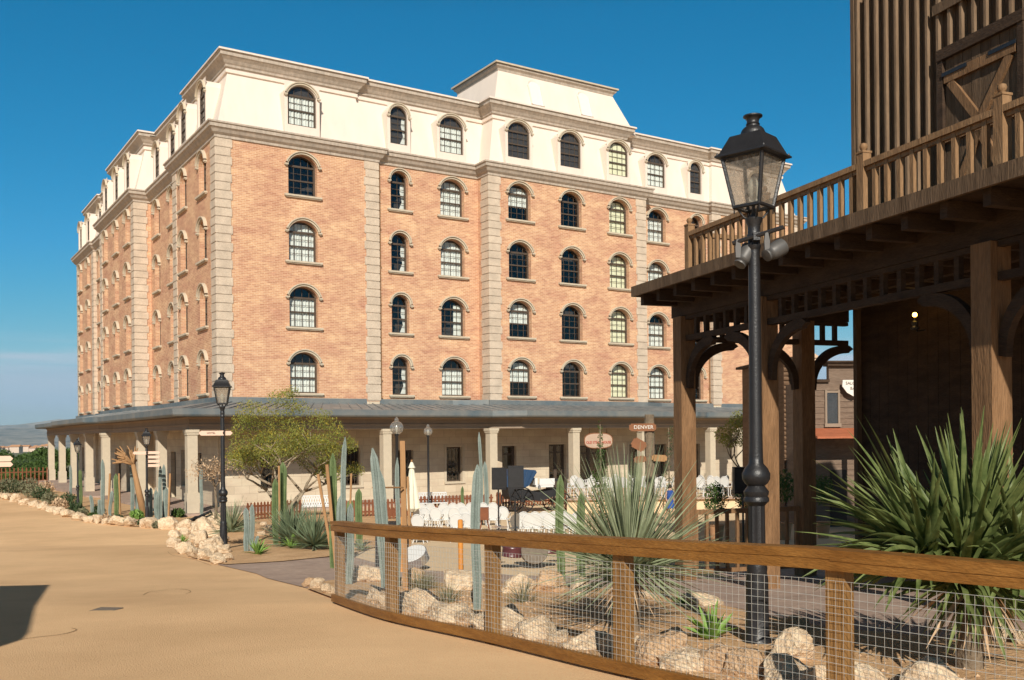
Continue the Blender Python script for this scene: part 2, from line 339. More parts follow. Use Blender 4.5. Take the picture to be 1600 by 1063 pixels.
# ------------------------------------------------------------------ ground
ys = sorted(set([b for b, _ in TB if b < 20000] + [14000] + [2 * i for i in range(-10, 40)] + [100, 150, 200, 700, 2500, 8000]))
def sheet(name, poly, dz, m, label=None):
    """flat sheet of ground laid over the terrain"""
    mb = MB(); ymin = min(p[1] for p in poly); ymax = max(p[1] for p in poly)
    cuts = [ymin] + [y for y in ys if ymin < y < ymax] + [ymax]
    def clip(pl, y, keep_above):
        out = []
        for i in range(len(pl)):
            a, b = pl[i - 1], pl[i]
            ia = (a[1] >= y) if keep_above else (a[1] <= y); ib = (b[1] >= y) if keep_above else (b[1] <= y)
            if ia != ib:
                t = (y - a[1]) / (b[1] - a[1]); out.append((a[0] + (b[0] - a[0]) * t, y))
            if ib: out.append(b)
        return out
    for a, b in zip(cuts, cuts[1:]):
        pl = clip(clip(poly, a, True), b, False)
        if len(pl) < 3: continue
        tri = tessellate_polygon([[Vector((x, y, 0)) for x, y in pl]])
        mb.add([(x, y, T(y) + dz) for x, y in pl], [tuple(t) for t in tri])
    return structure(mb.build(name, m))
g = MB()
rows = [-200, -100, -60] + [y for y in ys if y > -21]
for a, b in zip(rows, rows[1:]):
    wa, wb = 400 + abs(a) * 2.0, 400 + abs(b) * 2.0
    g.quad((-wa, a, T(a)), (wa, a, T(a)), (wb, b, T(b)), (-wb, b, T(b)))
    if b >= 14000: break
structure(g.build('ground', M['road']))
def P2(l): return [(gp(x, y).x, gp(x, y).y) for x, y in l]
# far plain beyond the building
sheet('plain', [(-6000, 100), (6000, 100), (6000, 8000), (-12000, 8000)], .05, M['plain'])
FP = [(-2.2, 12.3), (-1.33, 10.6), (-.19, 9.0), (.84, 7.4), (1.98, 5.88), (3.2, 4.45), (4.3, 3.4)]      # fence posts
sheet('plaza', P2([(540, 872), (620, 889), (760, 897), (1000, 905), (1060, 880), (1500, 880)]) + [(30, 24), (38, 75), (8, 75), (-13, 45), (-9.5, 33)], .006, M['plaza'])
sheet('path', P2([(340, 883), (400, 897), (480, 920), (540, 906), (700, 916), (900, 918), (1040, 925), (1050, 905), (900, 902), (760, 898), (620, 889), (545, 869), (440, 878)]), .012, M['paving'])
sheet('paving', P2([(1035, 900), (1040, 935), (1130, 955), (1290, 985), (1400, 1000)]) + [(9, 7), (12, 7), (12, 22), (3.2, 19)], .016, M['paving'])
sheet('near_bed', [(x + .02, y + .02) for x, y in FP] + [(5.6, 6.9), (4.6, 8.4)] + P2([(1290, 985), (1130, 950), (1040, 930), (900, 916), (700, 914), (545, 905), (500, 912), (480, 922)]), .03, M['soil'])
sheet('island_bed', P2([(262, 850), (300, 873), (352, 884), (440, 879), (545, 868), (640, 845), (660, 815), (640, 800), (400, 800), (310, 822)]), .03, M['soil'])

# ------------------------------------------------------------------ hotel
YAW = .5731
HO = Vector((-14.036, 46.247, 0)); BASEZ = -3.3
def BW(u, v, z=0):  # hotel coordinates to world
    cy, sy = math.cos(YAW), math.sin(YAW); return Vector((HO.x + cy * u - sy * v, HO.y + sy * u + cy * v, z))
hotel = thing('hotel_building', 'five-storey orange brick hotel with cream mansard floor and arched windows', 'building', (HO.x, HO.y, 0), YAW)
OUT = [(0, 0), (8.47, 0), (8.47, .2), (14.7, .2), (14.7, -.95), (25.98, -.95), (25.98, -.15), (32.17, -.15), (32.17, -.4), (40.6, -.4),
       (40.6, 40.6), (.1, 40.6), (.1, 33), (.3, 33), (.3, 26.2), (-.6, 26.2), (-.6, 15.2), (.38, 15.2), (.38, 8.1), (0, 8.1)]
def sweep(mb, path, prof, closed=True, uv=False):
    n = len(path)
    def off(i, o):
        p = Vector(path[i])
        a = Vector(path[i]) - Vector(path[i - 1]) if (closed or i > 0) else Vector(path[i + 1]) - p
        b = Vector(path[(i + 1) % n]) - p if (closed or i < n - 1) else a
        a.normalize(); b.normalize(); na = Vector((a.y, -a.x)); nb = Vector((b.y, -b.x))
        k = na + nb; k = k / max(.3, k.dot(na)) if k.length > 1e-6 else na
        return p + k * o
    rings = [[off(i, o) for i in range(n)] for o, z in prof]
    for i in range(n if closed else n - 1):
        j = (i + 1) % n; L = (Vector(path[j]) - Vector(path[i])).length
        for k in range(len(prof) - 1):
            a, b, c, d = rings[k][i], rings[k][j], rings[k + 1][j], rings[k + 1][i]
            mb.quad((a.x, a.y, prof[k][1]), (b.x, b.y, prof[k][1]), (c.x, c.y, prof[k + 1][1]), (d.x, d.y, prof[k + 1][1]))
ROW = [2.28 + 3.3 * k for k in range(4)]; MZ = 15.66
FW = [(4.35, 1.5, 0), (9.82, 1.02, .2), (13.05, 1.5, .2), (16.74, 1.5, -.95), (20.35, 1.5, -.95), (23.92, 1.5, -.95), (27.62, 1.5, -.15), (31.0, 1.02, -.15), (36.4, 1.5, -.4)]
LW = [(2.3, 1.3, 0), (6.0, 1.3, 0), (9.9, 1.3, .38), (13.6, 1.3, .38), (17.1, 1.3, -.6), (20.6, 1.3, -.6), (24.2, 1.3, -.6), (28.3, 1.3, .3), (31.6, 1.3, .3), (35.4, 1.3, .1), (38.9, 1.3, .1)]
def arch(w, h, rise, n=12):
    """points of the head of an opening, left to right, at z above the sill"""
    hw = w / 2; rad = (hw * hw + rise * rise) / (2 * rise); cz = h - rad; a0 = math.asin(min(1, hw / rad))
    return [(rad * math.sin(-a0 + 2 * a0 * i / n), cz + rad * math.cos(-a0 + 2 * a0 * i / n)) for i in range(n + 1)]
WH, RISE, RV = 2.02, .5, .36
def wall(mb, pos, a0, a1, z0, z1, wins, rv=RV, headz=None):
    """pos(a, depth, z) -> point; wins: (centre, width, sill z, height, rise)"""
    def q(a, b, za, zb): 
        if b - a > 1e-6 and zb - za > 1e-6: mb.quad(pos(a, 0, za), pos(b, 0, za), pos(b, 0, zb), pos(a, 0, zb), [(a, za), (b, za), (b, zb), (a, zb)])
    cols = sorted(set((c, w) for c, w, *_ in wins)); cur = a0
    for c, w in cols:
        l, r = c - w / 2, c + w / 2; q(cur, l, z0, z1); cur = r; zc = z0
        for cc, ww, zs, h, ri in sorted([x for x in wins if x[0] == c and x[1] == w], key=lambda t: t[2]):
            q(l, r, zc, zs)
            pts = [(c + x, zs + z) for x, z in (arch(w, h, ri) if ri > 0 else [(-w / 2, h), (w / 2, h)])]
            top = zs + h
            for (xa, za), (xb, zb) in zip(pts, pts[1:]):
                if ri > 0: mb.quad(pos(xa, 0, za), pos(xb, 0, zb), pos(xb, 0, top), pos(xa, 0, top), [(xa, za), (xb, zb), (xb, top), (xa, top)])
                mb.quad(pos(xa, 0, za), pos(xb, 0, zb), pos(xb, rv, zb), pos(xa, rv, za), [(xa, 0), (xb, 0), (xb, rv), (xa, rv)])
            zl = pts[0][1]
            for x in (l, r): mb.quad(pos(x, 0, zs), pos(x, rv, zs), pos(x, rv, zl), pos(x, 0, zl), [(0, zs), (rv, zs), (rv, zl), (0, zl)])
            mb.quad(pos(l, 0, zs), pos(r, 0, zs), pos(r, rv, zs), pos(l, rv, zs), [(l, 0), (r, 0), (r, rv), (l, rv)])
            zc = top
        q(l, r, zc, z1)
    q(cur, a1, z0, z1)
segs = [(0, 8.47, 0), (8.47, 14.7, .2), (14.7, 25.98, -.95), (25.98, 32.17, -.15), (32.17, 40.6, -.4)]
lsegs = [(0, 8.1, 0), (8.1, 15.2, .38), (15.2, 26.2, -.6), (26.2, 33, .3), (33, 40.6, .1)]
ZW0, ZW1 = 1.9, 14.7
bw = MB(); sw = MB()
GF = [(2.55, 1.0, -2.45, 1.9, 0), (6.9, .85, -2.45, 1.95, 0), (10.0, 1.0, -3.28, 2.6, 0), (13.03, 1.0, -2.45, 1.9, 0), (15.9, .95, -3.28, 2.75, 0), (19.2, 1.2, -3.28, 2.8, 0), (21.6, 2.6, -3.28, 2.7, 0), (25.0, .9, -2.45, 1.9, 0), (27.6, 1.3, -3.28, 2.7, 0), (30.5, 1.3, -3.28, 2.7, 0), (34.5, 1.3, -3.28, 2.7, 0), (38, 1.0, -2.45, 1.9, 0)]
for a0, a1, o in segs:
    fp = lambda a, d, z, o=o: (a, o + d, z)
    wall(bw, fp, a0, a1, ZW0, ZW1, [(c, w, z, WH, RISE) for c, w, oo in FW if a0 < c < a1 for z in ROW])
    wall(sw, fp, a0, a1, BASEZ, ZW0, [x for x in GF if a0 < x[0] < a1], .3)
LG = [(3.5, 1.1, -3.28, 2.6, 0), (6.4, 1.0, -2.45, 1.9, 0), (10.2, 1.2, -3.28, 2.6, 0), (13.4, 1.0, -2.45, 1.9, 0), (17.5, 1.2, -3.28, 2.7, 0), (20.7, 1.8, -3.28, 2.7, 0), (24, 1.2, -3.28, 2.7, 0), (29, 1.2, -3.28, 2.7, 0), (35, 1.1, -2.45, 1.9, 0), (38.5, 1.1, -2.45, 1.9, 0)]
for a0, a1, o in lsegs:
    fp = lambda a, d, z, o=o: (o + d, a, z)
    wall(bw, fp, a0, a1, ZW0, ZW1, [(c, w, z, WH, RISE) for c, w, oo in LW if a0 < c < a1 for z in ROW])
    wall(sw, fp, a0, a1, BASEZ, ZW0, [x for x in LG if a0 < x[0] < a1], .3)
def retq(mb, p, q, z0, z1):
    L = (Vector(q) - Vector(p)).length
    mb.quad((*p, z0), (*q, z0), (*q, z1), (*p, z1), [(0, z0), (L, z0), (L, z1), (0, z1)])
for i in range(len(OUT)):
    p, q = OUT[i], OUT[(i + 1) % len(OUT)]
    isfront = abs(p[1] - q[1]) < 1e-6 and p[1] < 1
    isleft = abs(p[0] - q[0]) < 1e-6 and p[0] < 1 and abs(p[1] - q[1]) > 3
    if not (isfront or isleft): retq(bw, p, q, ZW0, ZW1); retq(sw, p, q, BASEZ, ZW0)
bw.build('brick_wall', M['brick'], hotel); sw.build('stone_wall', M['stone'], hotel)
ins = MB()
for i in range(len(OUT)): pass
sweep(ins, [(1.6, 1.6), (39, 1.6), (39, 39), (1.6, 39)], [(0, BASEZ), (0, 15)])
ins.build('interior_wall', M['room'], hotel)
fl = MB()
for z in (1.8, 5.1, 8.4, 11.7, 14.9): fl.box(.5, 40, .5, 40, z, z + .12)
fl.build('floor_slab', M['room'], hotel)
# cornice, mansard, parapet
cn = MB(); sweep(cn, OUT, [(0, 14.42), (.07, 14.45), (.08, 14.56), (.13, 14.6), (.2, 14.66), (.27, 14.78), (.33, 14.84), (.37, 14.86), (.38, 15.02), (.44, 15.05), (.44, 15.13), (-.3, 15.2)])
cn.build('cornice', M['cornice'], hotel)
ms_ = MB(); sweep(ms_, OUT, [(-.14, 15.16), (-.2, 15.35), (-.84, 17.85), (-.84, 18.3)]); ms_.build('mansard_roof', M['cream'], hotel)
pf = MB(); sweep(pf, OUT, [(-.84, 17.93), (-.76, 17.95), (-.76, 18.12), (-.86, 18.14)]); pf.build('parapet_band', M['cream'], hotel)
pp = MB(); sweep(pp, OUT, [(-.84, 18.2), (-.74, 18.22), (-.72, 18.32), (-.66, 18.38), (-.58, 18.5), (-.46, 18.62), (-.4, 18.66), (-.4, 18.82), (-.34, 18.86)]); pp.build('parapet', M['cornice'], hotel)
pc = MB(); sweep(pc, OUT, [(-.31, 18.865), (-.31, 18.96), (-1.3, 18.98), (-1.3, 18.6)]); pc.build('parapet_coping', M['cream'], hotel)
rf = MB()
tri = tessellate_polygon([[Vector((x, y, 0)) for x, y in OUT]])
cx, cy_ = 20.3, 20.3
rf.add([(cx + (x - cx) * .95, cy_ + (y - cy_) * .95, 18.7) for x, y in OUT], [tuple(t) for t in tri]); rf.build('flat_roof', M['zinc'], hotel)
# penthouse block
ph = MB()
def frust(mb, a, za, b, zb):
    va = [(a[0], a[2], za), (a[1], a[2], za), (a[1], a[3], za), (a[0], a[3], za)]; vb = [(b[0], b[2], zb), (b[1], b[2], zb), (b[1], b[3], zb), (b[0], b[3], zb)]
    mb.add(va + vb, [(0, 3, 2, 1), (4, 5, 6, 7)] + [(i, (i + 1) % 4, (i + 1) % 4 + 4, i + 4) for i in range(4)])
frust(ph, (15.6, 26.0, -.15, 6.2), 18.6, (16.45, 24.75, .7, 5.3), 21.2)
ph.build('penthouse', M['cream'], hotel)
pk = MB(); sweep(pk, [(16.45, .7), (24.75, .7), (24.75, 5.3), (16.45, 5.3)], [(0, 21.05), (.06, 21.08), (.1, 21.2), (.22, 21.3), (.24, 21.42)]); pk.build('penthouse_cornice', M['cornice'], hotel)
pk = MB(); sweep(pk, [(16.45, .7), (24.75, .7), (24.75, 5.3), (16.45, 5.3)], [(.3, 21.42), (.34, 21.43), (.34, 21.52), (-.5, 21.55)]); pk.box(16.9, 24.3, 1.2, 4.8, 21.4, 21.56); pk.build('penthouse_coping', M['trim'], hotel)
for ux in (18.75, 22.35):
    a = MB(); pts = arch(.85, 1.55, .38); poly = [(-.425, 0)] + pts + [(.425, 0)]
    tilt = .85 / 2.6
    a.prism(poly, lambda x, z, t: (ux + x, -.15 + (19.3 + z - 18.6) * tilt - .05 + t, 19.3 + z), .06); a.build('blind_arch', M['white'], hotel)
    a = MB()
    for (xa, za), (xb, zb) in zip([(-.425, 0)] + pts, pts + [(.425, 0)]): a.bar((ux + xa, -.15 + (.7 + za) * tilt - .03, 19.3 + za), (ux + xb, -.15 + (.7 + zb) * tilt - .03, 19.3 + zb), .07, .12)
    a.build('arch_moulding', M['cream'], hotel)
a = MB(); a.tube([(20.2, 3, 21.5), (20.2, 3, 22.5)], .02, 6); a.lathe([(.02, 21.85), (.1, 21.9), (.1, 22.0), (.02, 22.05)], 8, (20.2, 3)); a.build('rooftop_mast', M['iron'], hotel)
# quoins
random.seed(3)
def quoin(u0, v0, du, dv, z0=1.95, z1=14.42):
    """stack of blocks on the corner (u0,v0); du,dv signs give the way into the building"""
    q = MB(); n = round((z1 - z0) / .412); h = (z1 - z0) / n
    for i in range(n):
        a = .78 if i % 2 else .70; b = .72 if i % 2 else .80
        a += random.uniform(-.02, .02); p = .05
        x0, x1 = sorted((u0 - du * p, u0 + du * a)); y0, y1 = sorted((v0 - dv * p, v0 + dv * b))
        za, zb = z0 + i * h + .018, z0 + (i + 1) * h - .018; e = .02
        q.box(x0 + e, x1 - e, y0 + e, y1 - e, za - .03, zb + .03); q.box(x0, x1, y0, y1, za + .012, zb - .012)
    q.build('quoin', M['quoin'], hotel)
for u0, v0, du, dv in [(0, 0, 1, 1), (8.47, 0, -1, 1), (14.7, -.95, 1, 1), (25.98, -.95, -1, 1), (32.17, -.4, 1, 1), (40.6, -.4, -1, 1), (0, 8.1, 1, -1), (-.6, 15.2, 1, 1), (-.6, 26.2, 1, -1), (.1, 33, 1, 1), (.1, 40.6, 1, -1)]: quoin(u0, v0, du, dv)
for u, v in [(8.62, .12), (32.02, -.22), (.18, 26.35), (.22, 8.25)]:
    a = MB(); a.tube([(u, v, 14.4), (u, v, 2.2), (u - .0, v - .12, 2.05)], .045, 6)
    for z in range(3, 14, 2): a.box(u - .07, u + .07, v - .02, v + .05, z, z + .05)
    a.build('downpipe', M['copper'], hotel)
# windows ----------------------------------------------------------
WM = {}
def frame_mesh(w, h, rise, key, cols):
    if key in WM: return WM[key]
    f = MB(); pts = arch(w, h, rise); sp = pts[0][1]; y0, y1 = .0, .06; t = .06
    inner = arch(w - 2 * t, h - t, rise * .92)
    for (a, b), (c, d) in zip(zip(pts, pts[1:]), zip(inner, inner[1:])):
        for y in (y0, y1): f.quad((a[0], y, a[1]), (b[0], y, b[1]), (d[0], y, d[1]), (c[0], y, c[1]))
        f.quad((c[0], y0, c[1]), (d[0], y0, d[1]), (d[0], y1, d[1]), (c[0], y1, c[1]))
    hw = w / 2
    f.box(-hw, -hw + t, y0, y1, 0, inner[0][1]); f.box(hw - t, hw, y0, y1, 0, inner[0][1]); f.box(-hw + t, hw - t, y0 + .002, y1, 0, .07)
    zt = sp - .03; zm = .07 + (zt - .07) * .5
    f.box(-hw + t, hw - t, y0 - .01, y1, zt - .05, zt + .05); f.box(-hw + t, hw - t, y0 - .01, y1, zm - .035, zm + .035)
    f.box(-hw + t, -hw + t + .04, y0 + .012, y1, .07, zt); f.box(hw - t - .04, hw - t, y0 + .012, y1, .07, zt)
    for k in range(1, cols):
        x = -hw + w * k / cols; zt2 = h - t - rise * (1 - math.sqrt(max(0, 1 - (x / hw) ** 2))) * .9
        f.box(x - .011, x + .011, y0 + .02, y1 - .01, .07, min(zt2, h - .06))
    for a, b in ((.07, zm), (zm, zt)):
        z = (a + b) / 2; f.box(-hw + t, hw - t, y0 + .022, y1 - .012, z - .011, z + .011)
    WM[key] = f.mesh('window', M['frame']); return WM[key]
def pane_mesh(w, h, rise, key):
    if key in WM: return WM[key]
    f = MB(); pts = arch(w - .04, h - .02, rise); poly = [(-w / 2 + .02, .02)] + pts + [(w / 2 - .02, .02)]
    f.add([(a, .045, b) for a, b in poly], [tuple(t) for t in tessellate_polygon([[Vector((a, b, 0)) for a, b in poly]])]); WM[key] = f.mesh('pane', M['glass']); return WM[key]
def curtain_mesh(w, h, kind, mname, key):
    if key in WM: return WM[key]
    f = MB(); n = 24; sp = h - .55
    def cloth(x0, x1, z0, z1, gather=1.0):
        last = None
        for i in range(n + 1):
            x = x0 + (x1 - x0) * i / n; y = .03 * math.sin(i * 2.3) * gather
            if last: f.quad((last[0], last[1], z0), (x, y, z0 + .015 * math.sin(i)), (x, y, z1), (last[0], last[1], z1))
            last = (x, y)
    hw = w / 2 - .06
    if kind == 'full': cloth(-hw, hw, .06, h - .1)
    elif kind == 'lower': cloth(-hw, hw, .06, sp)
    elif kind == 'part': cloth(hw * .3, hw, .06, h - .25)
    elif kind == 'tied': f.add([(hw, .02, sp), (hw * .55, .02, sp), (hw * .45, .0, sp * .7), (hw * .75, .02, sp * .35), (hw * .3, .0, .06), (hw, .02, .06)], [(0, 1, 2, 3), (0, 3, 4, 5)])
    elif kind == 'flat': f.box(-hw, hw, 0, .01, .06, h - .1)
    elif kind == 'half': cloth(-hw, hw, sp * .52, h - .15)
    WM[key] = f.mesh('curtain', M[mname]); return WM[key]
def hood_mesh(w, h, rise, key, dor=False):
    if key in WM: return WM[key]
    f = MB(); n = 14; A = arch(w + .06, h + .03, rise + .03, n); B = arch(w + .30, h + .17, rise + .10, n); C = arch(w + .2, h + .12, rise + .08, n)
    d = .17 if not dor else .12
    for i in range(n):
        a, b, c, e, g_, k = A[i], A[i + 1], B[i], B[i + 1], C[i], C[i + 1]
        f.quad((a[0], -d * .6, a[1]), (b[0], -d * .6, b[1]), (k[0], -d * .6, k[1]), (g_[0], -d * .6, g_[1]))
        f.quad((g_[0], -d * .6, g_[1]), (k[0], -d * .6, k[1]), (k[0], -d, k[1]), (g_[0], -d, g_[1]))
        f.quad((g_[0], -d, g_[1]), (k[0], -d, k[1]), (e[0], -d, e[1]), (c[0], -d, c[1]))
        f.quad((c[0], -d, c[1]), (e[0], -d, e[1]), (e[0], .0, e[1]), (c[0], .0, c[1]))
        f.quad((a[0], -d * .6, a[1]), (b[0], -d * .6, b[1]), (b[0], .0, b[1]), (a[0], .0, a[1]))
    for sgn in (-1, 1):
        x = sgn * (w / 2 + .12); f.box(x - .09, x + .09, -d * .9, 0, A[0][1] - .09, A[0][1] - .015)
        f.box(x - .05, x + .05, -d * .7, 0, A[0][1] - .13, A[0][1] - .09)
    WM[key] = f.mesh('hood', M['trim']); return WM[key]
def sill_mesh(w, key):
    if key in WM: return WM[key]
    f = MB(); e = w / 2 + .22; f.box(-e, e, -.16, .3, -.1, -.01); f.box(-e + .04, e - .04, -.11, 0, -.15, -.1); WM[key] = f.mesh('sill', M['trim']); return WM[key]
def dormer_mesh(w, h, key):
    if key in WM: return WM[key]
    f = MB(); pos = lambda a, d, z: (a, d, z); e = w / 2 + .17; D = .95
    wall(f, pos, -e, e, -.5, h + .12, [(0, w, 0, h, RISE)], .12)
    for x in (-e, e): f.quad((x, 0, -.5), (x, D, -.5), (x, D, h - .35), (x, 0, h - .35))
    pts = arch(2 * e, h + .15, .55)
    top = [(-e, h - .35)] + [p for p in pts if p[1] > h - .35] + [(e, h - .35)]
    for a, b in zip(top, top[1:]): f.quad((a[0], -.0, a[1]), (b[0], -.0, b[1]), (b[0], D, b[1]), (a[0], D, a[1]))
    WM[key] = f.mesh('dormer', M['cream']); return WM[key]
def backing_mesh(w, h, key):
    if key in WM: return WM[key]
    f = MB(); pts = arch(w, h, RISE); f.prism([(-w / 2, 0)] + pts + [(w / 2, 0)], lambda a, b, t: (a, t, b), .01); WM[key] = f.mesh('dark_backing', M['room']); return WM[key]
def add_window(c, w, off, z, side, kind, mname, dorm):
    cols = 4 if w > 1.2 else 2
    d = .16 if dorm else RV - .09
    if side == 'f': loc = lambda dd, dz=0: Vector((c, off + dd, z + dz)); rz = 0
    else: loc = lambda dd, dz=0: Vector((off + dd, c, z + dz)); rz = -math.pi / 2
    root = link('window', frame_mesh(w, WH, RISE, ('f', w), cols), hotel, loc(.11 if dorm else RV - .1), rz)
    base = .11 if dorm else RV - .1
    link('pane', pane_mesh(w, WH, RISE, ('p', w)), root)
    if kind: link('curtain', curtain_mesh(w, WH, kind, mname, ('c', w, kind, mname)), root, (0, .075 if dorm else .13, 0))
    link('hood', hood_mesh(w, WH, RISE, ('h', w, dorm), dorm), root, (0, -base - (0 if not dorm else .0), 0))
    if not dorm: link('sill', sill_mesh(w, ('s', w)), root, (0, -base, 0))
    else:
        link('dormer', dormer_mesh(w, WH, ('d', w)), root, (0, -base, 0))
        link('dark_backing', backing_mesh(w, WH, ('b', w)), root, (0, .085 if not kind else .115, 0))
CK = {0: ['lower', 'lower', 'full', None, 'lower'], 1: ['tied', 'tied', 'tied', 'tied', 'tied'], 2: ['lower', 'part', 'full', 'full', 'lower'],
      3: ['half', 'half', None, 'half', None], 4: [None] * 5, 5: ['flat'] * 5, 6: ['full', 'lower', 'full', 'lower', 'lower'], 7: [None] * 5, 8: ['lower'] * 5}
for i, (c, w, o) in enumerate(FW):
    for k in range(4): add_window(c, w, o, ROW[k], 'f', CK[i][k] if CK[i][k] != 'part' else 'part', 'ycurtain' if i == 5 else 'curtain', False)
    add_window(c, w, o - .02, MZ, 'f', CK[i][4], 'ycurtain' if i == 5 else 'curtain', True)
for i, (c, w, o) in enumerate(LW):
    for k in range(4): add_window(c, w, o, ROW[k], 'l', 'full' if (i + k) % 3 == 0 else None, 'curtain', False)
    add_window(c, w, o - .02, MZ, 'l', None, 'curtain', True)
# ground floor openings: doors and windows
for lst, side in ((GF, 'f'), (LG, 'l')):
    for c, w, zs, h, _ in lst:
        o = [s[2] for s in (segs if side == 'f' else lsegs) if s[0] < c < s[1]][0]
        loc, rz = ((c, o + .22, zs), 0) if side == 'f' else ((o + .22, c, zs), -math.pi / 2)
        f = MB(); f.box(-w / 2, -w / 2 + .07, 0, .08, 0, h); f.box(w / 2 - .07, w / 2, 0, .08, 0, h); f.box(-w / 2, w / 2, -.002, .082, h - .08, h)
        isdoor = h > 2.2
        nm = 'door' if isdoor else 'ground_floor_window'
        if isdoor:
            n = 2 if w > 1 else 1
            for k in range(n): 
                x0 = -w / 2 + .07 + k * (w - .14) / n; x1 = x0 + (w - .14) / n
                f.box(x0, x0 + .1, .01, .06, 0, h - .08); f.box(x1 - .1, x1, .01, .06, 0, h - .08); f.box(x0, x1, .012, .058, 0, .5); f.box(x0, x1, .012, .058, h - .5, h - .4)
        else:
            f.box(-w / 2, w / 2, 0, .08, 0, .07); f.box(-w / 2, w / 2, .01, .07, h * .5 - .03, h * .5 + .03)
            for x in (-w / 4, 0, w / 4): f.box(x - .012, x + .012, .02, .06, 0, h)
        r = f.build(nm, M['frame'], hotel, loc=loc, rz=rz)
        p = MB(); p.box(-w / 2 + .03, w / 2 - .03, .035, .043, .02, h - .03); p.build('pane', M['glass'], r)
        if not isdoor:
            s2 = MB(); s2.box(-w / 2 - .15, w / 2 + .15, -.3, 0, -.12, -.01); s2.build('sill', M['pillar'], r)
            s2 = MB(); s2.box(-w / 2 - .14, -w / 2 - .003, -.245, -.223, -.01, h + .14); s2.box(w / 2 + .003, w / 2 + .14, -.245, -.223, -.01, h + .14); s2.box(-w / 2 - .003, w / 2 + .003, -.245, -.223, h + .003, h + .14); s2.build('surround', M['pillar'], r)
# verandah roof
WP = [(40.6, 12), (40.6, -.4)]
EP = [(-2.95, 41.5), (-2.95, 29), (-3.55, 27.5), (-3.55, 14.6), (-2.95, 13.4), (-2.95, -4.0), (12.9, -4.0), (14.4, -4.95), (26.2, -4.95), (27.7, -4.2), (44, -4.3), (44, 12)]
WQ = [(.0, 41), (.2, 29), (-.6, 26.6), (-.6, 15.0), (.0, 13.4), (0, 0), (12.9, 0.1), (14.6, -.95), (26.0, -.95), (27.7, -.3), (40.6, -.4), (40.6, 12)]
vr = MB(); EZ, VZ = 1.26, 1.78
for i in range(len(EP) - 1):
    a, b, c, d = EP[i], EP[i + 1], WQ[i + 1], WQ[i]
    def inn(p, e): return (p[0], p[1])
    vr.quad((*a, EZ), (*b, EZ), (*c, VZ), (*d, VZ)); vr.quad((*a, EZ - .03), (*b, EZ - .03), (*c, VZ - .03), (*d, VZ - .03))
    L = (Vector(b) - Vector(a)).length; n = max(1, int(L / .55))
    for k in range(n):
        t = (k + .5) / n; p = Vector(a).lerp(Vector(b), t); q = Vector(d).lerp(Vector(c), t)
        vr.bar((p.x, p.y, EZ + .02), (q.x, q.y, VZ + .02), .05, .05)
vr.build('verandah_roof', M['zinc'], hotel)
fs = MB()
for i in range(len(WQ) - 1): 
    a, b = WQ[i], WQ[i + 1]; fs.bar((*a, 1.9), (*b, 1.9), .12, .26)
fs.build('flashing', M['gutter'], hotel)
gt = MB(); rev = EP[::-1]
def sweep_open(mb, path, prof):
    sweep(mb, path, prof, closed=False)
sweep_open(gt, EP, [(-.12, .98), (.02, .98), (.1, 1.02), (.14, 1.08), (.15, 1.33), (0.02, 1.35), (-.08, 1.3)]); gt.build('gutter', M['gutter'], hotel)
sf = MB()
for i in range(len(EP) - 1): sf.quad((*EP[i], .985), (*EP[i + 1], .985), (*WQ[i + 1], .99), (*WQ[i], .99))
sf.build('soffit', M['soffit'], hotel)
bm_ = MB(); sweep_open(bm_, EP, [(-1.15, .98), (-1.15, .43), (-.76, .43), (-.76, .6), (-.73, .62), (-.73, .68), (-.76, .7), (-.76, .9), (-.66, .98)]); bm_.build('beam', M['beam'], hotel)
pf_ = MB()
for i in range(len(EP) - 1): 
    for z in (BASEZ + .08,): pf_.quad((*EP[i], z), (*EP[i + 1], z), (*WQ[i + 1], z), (*WQ[i], z)); pf_.quad((*EP[i], z), (*EP[i + 1], z), (*EP[i + 1], z - .4), (*EP[i], z - .4))
pf_.build('verandah_floor', M['paving'], hotel)
colm = MB(); colm.box(-.22, .22, -.22, .22, .0, 3.62); colm.box(-.27, .27, -.27, .27, 0, .95); colm.box(-.26, .26, -.26, .26, 3.5, 3.6); colm.box(-.29, .29, -.29, .29, 3.6, 3.73)
for k in (1.7, 2.6): colm.box(-.221, .221, -.221, .221, k, k + .006)
cme = colm.mesh('pillar', M['pillar'])
def invfront(px, dep):  # hotel u on plane v=dep
    d = ray(px, 700); cy, sy = math.cos(YAW), math.sin(YAW); n = Vector((-sy, cy, 0)); p0 = HO + n * dep
    t = n.dot(p0) / n.dot(d); return (d * t - HO).dot(Vector((cy, sy, 0)))
def invleft(px, dep):
    d = ray(px, 700); cy, sy = math.cos(YAW), math.sin(YAW); n = Vector((cy, sy, 0)); p0 = HO + n * dep
    t = n.dot(p0) / n.dot(d); return (d * t - HO).dot(Vector((-sy, cy, 0)))
cpos = [(-2.05, -3.05)]
for px, dep in ((602.5, -3.05), (768, -4.0), (897, -4.0), (1004, -4.0), (1110, -3.3), (1152, -3.3), (1200, -3.3)): cpos.append((invfront(px, dep), dep))
for px, dep in ((252, -1.95), (221, -1.95), (165, -2.5), (139, -2.5), (116, -2.5), (97, -1.95), (80, -1.95)): cpos.append((dep, invleft(px, dep)))
for p in cpos: link('pillar', cme, hotel, (p[0], p[1], -3.3))

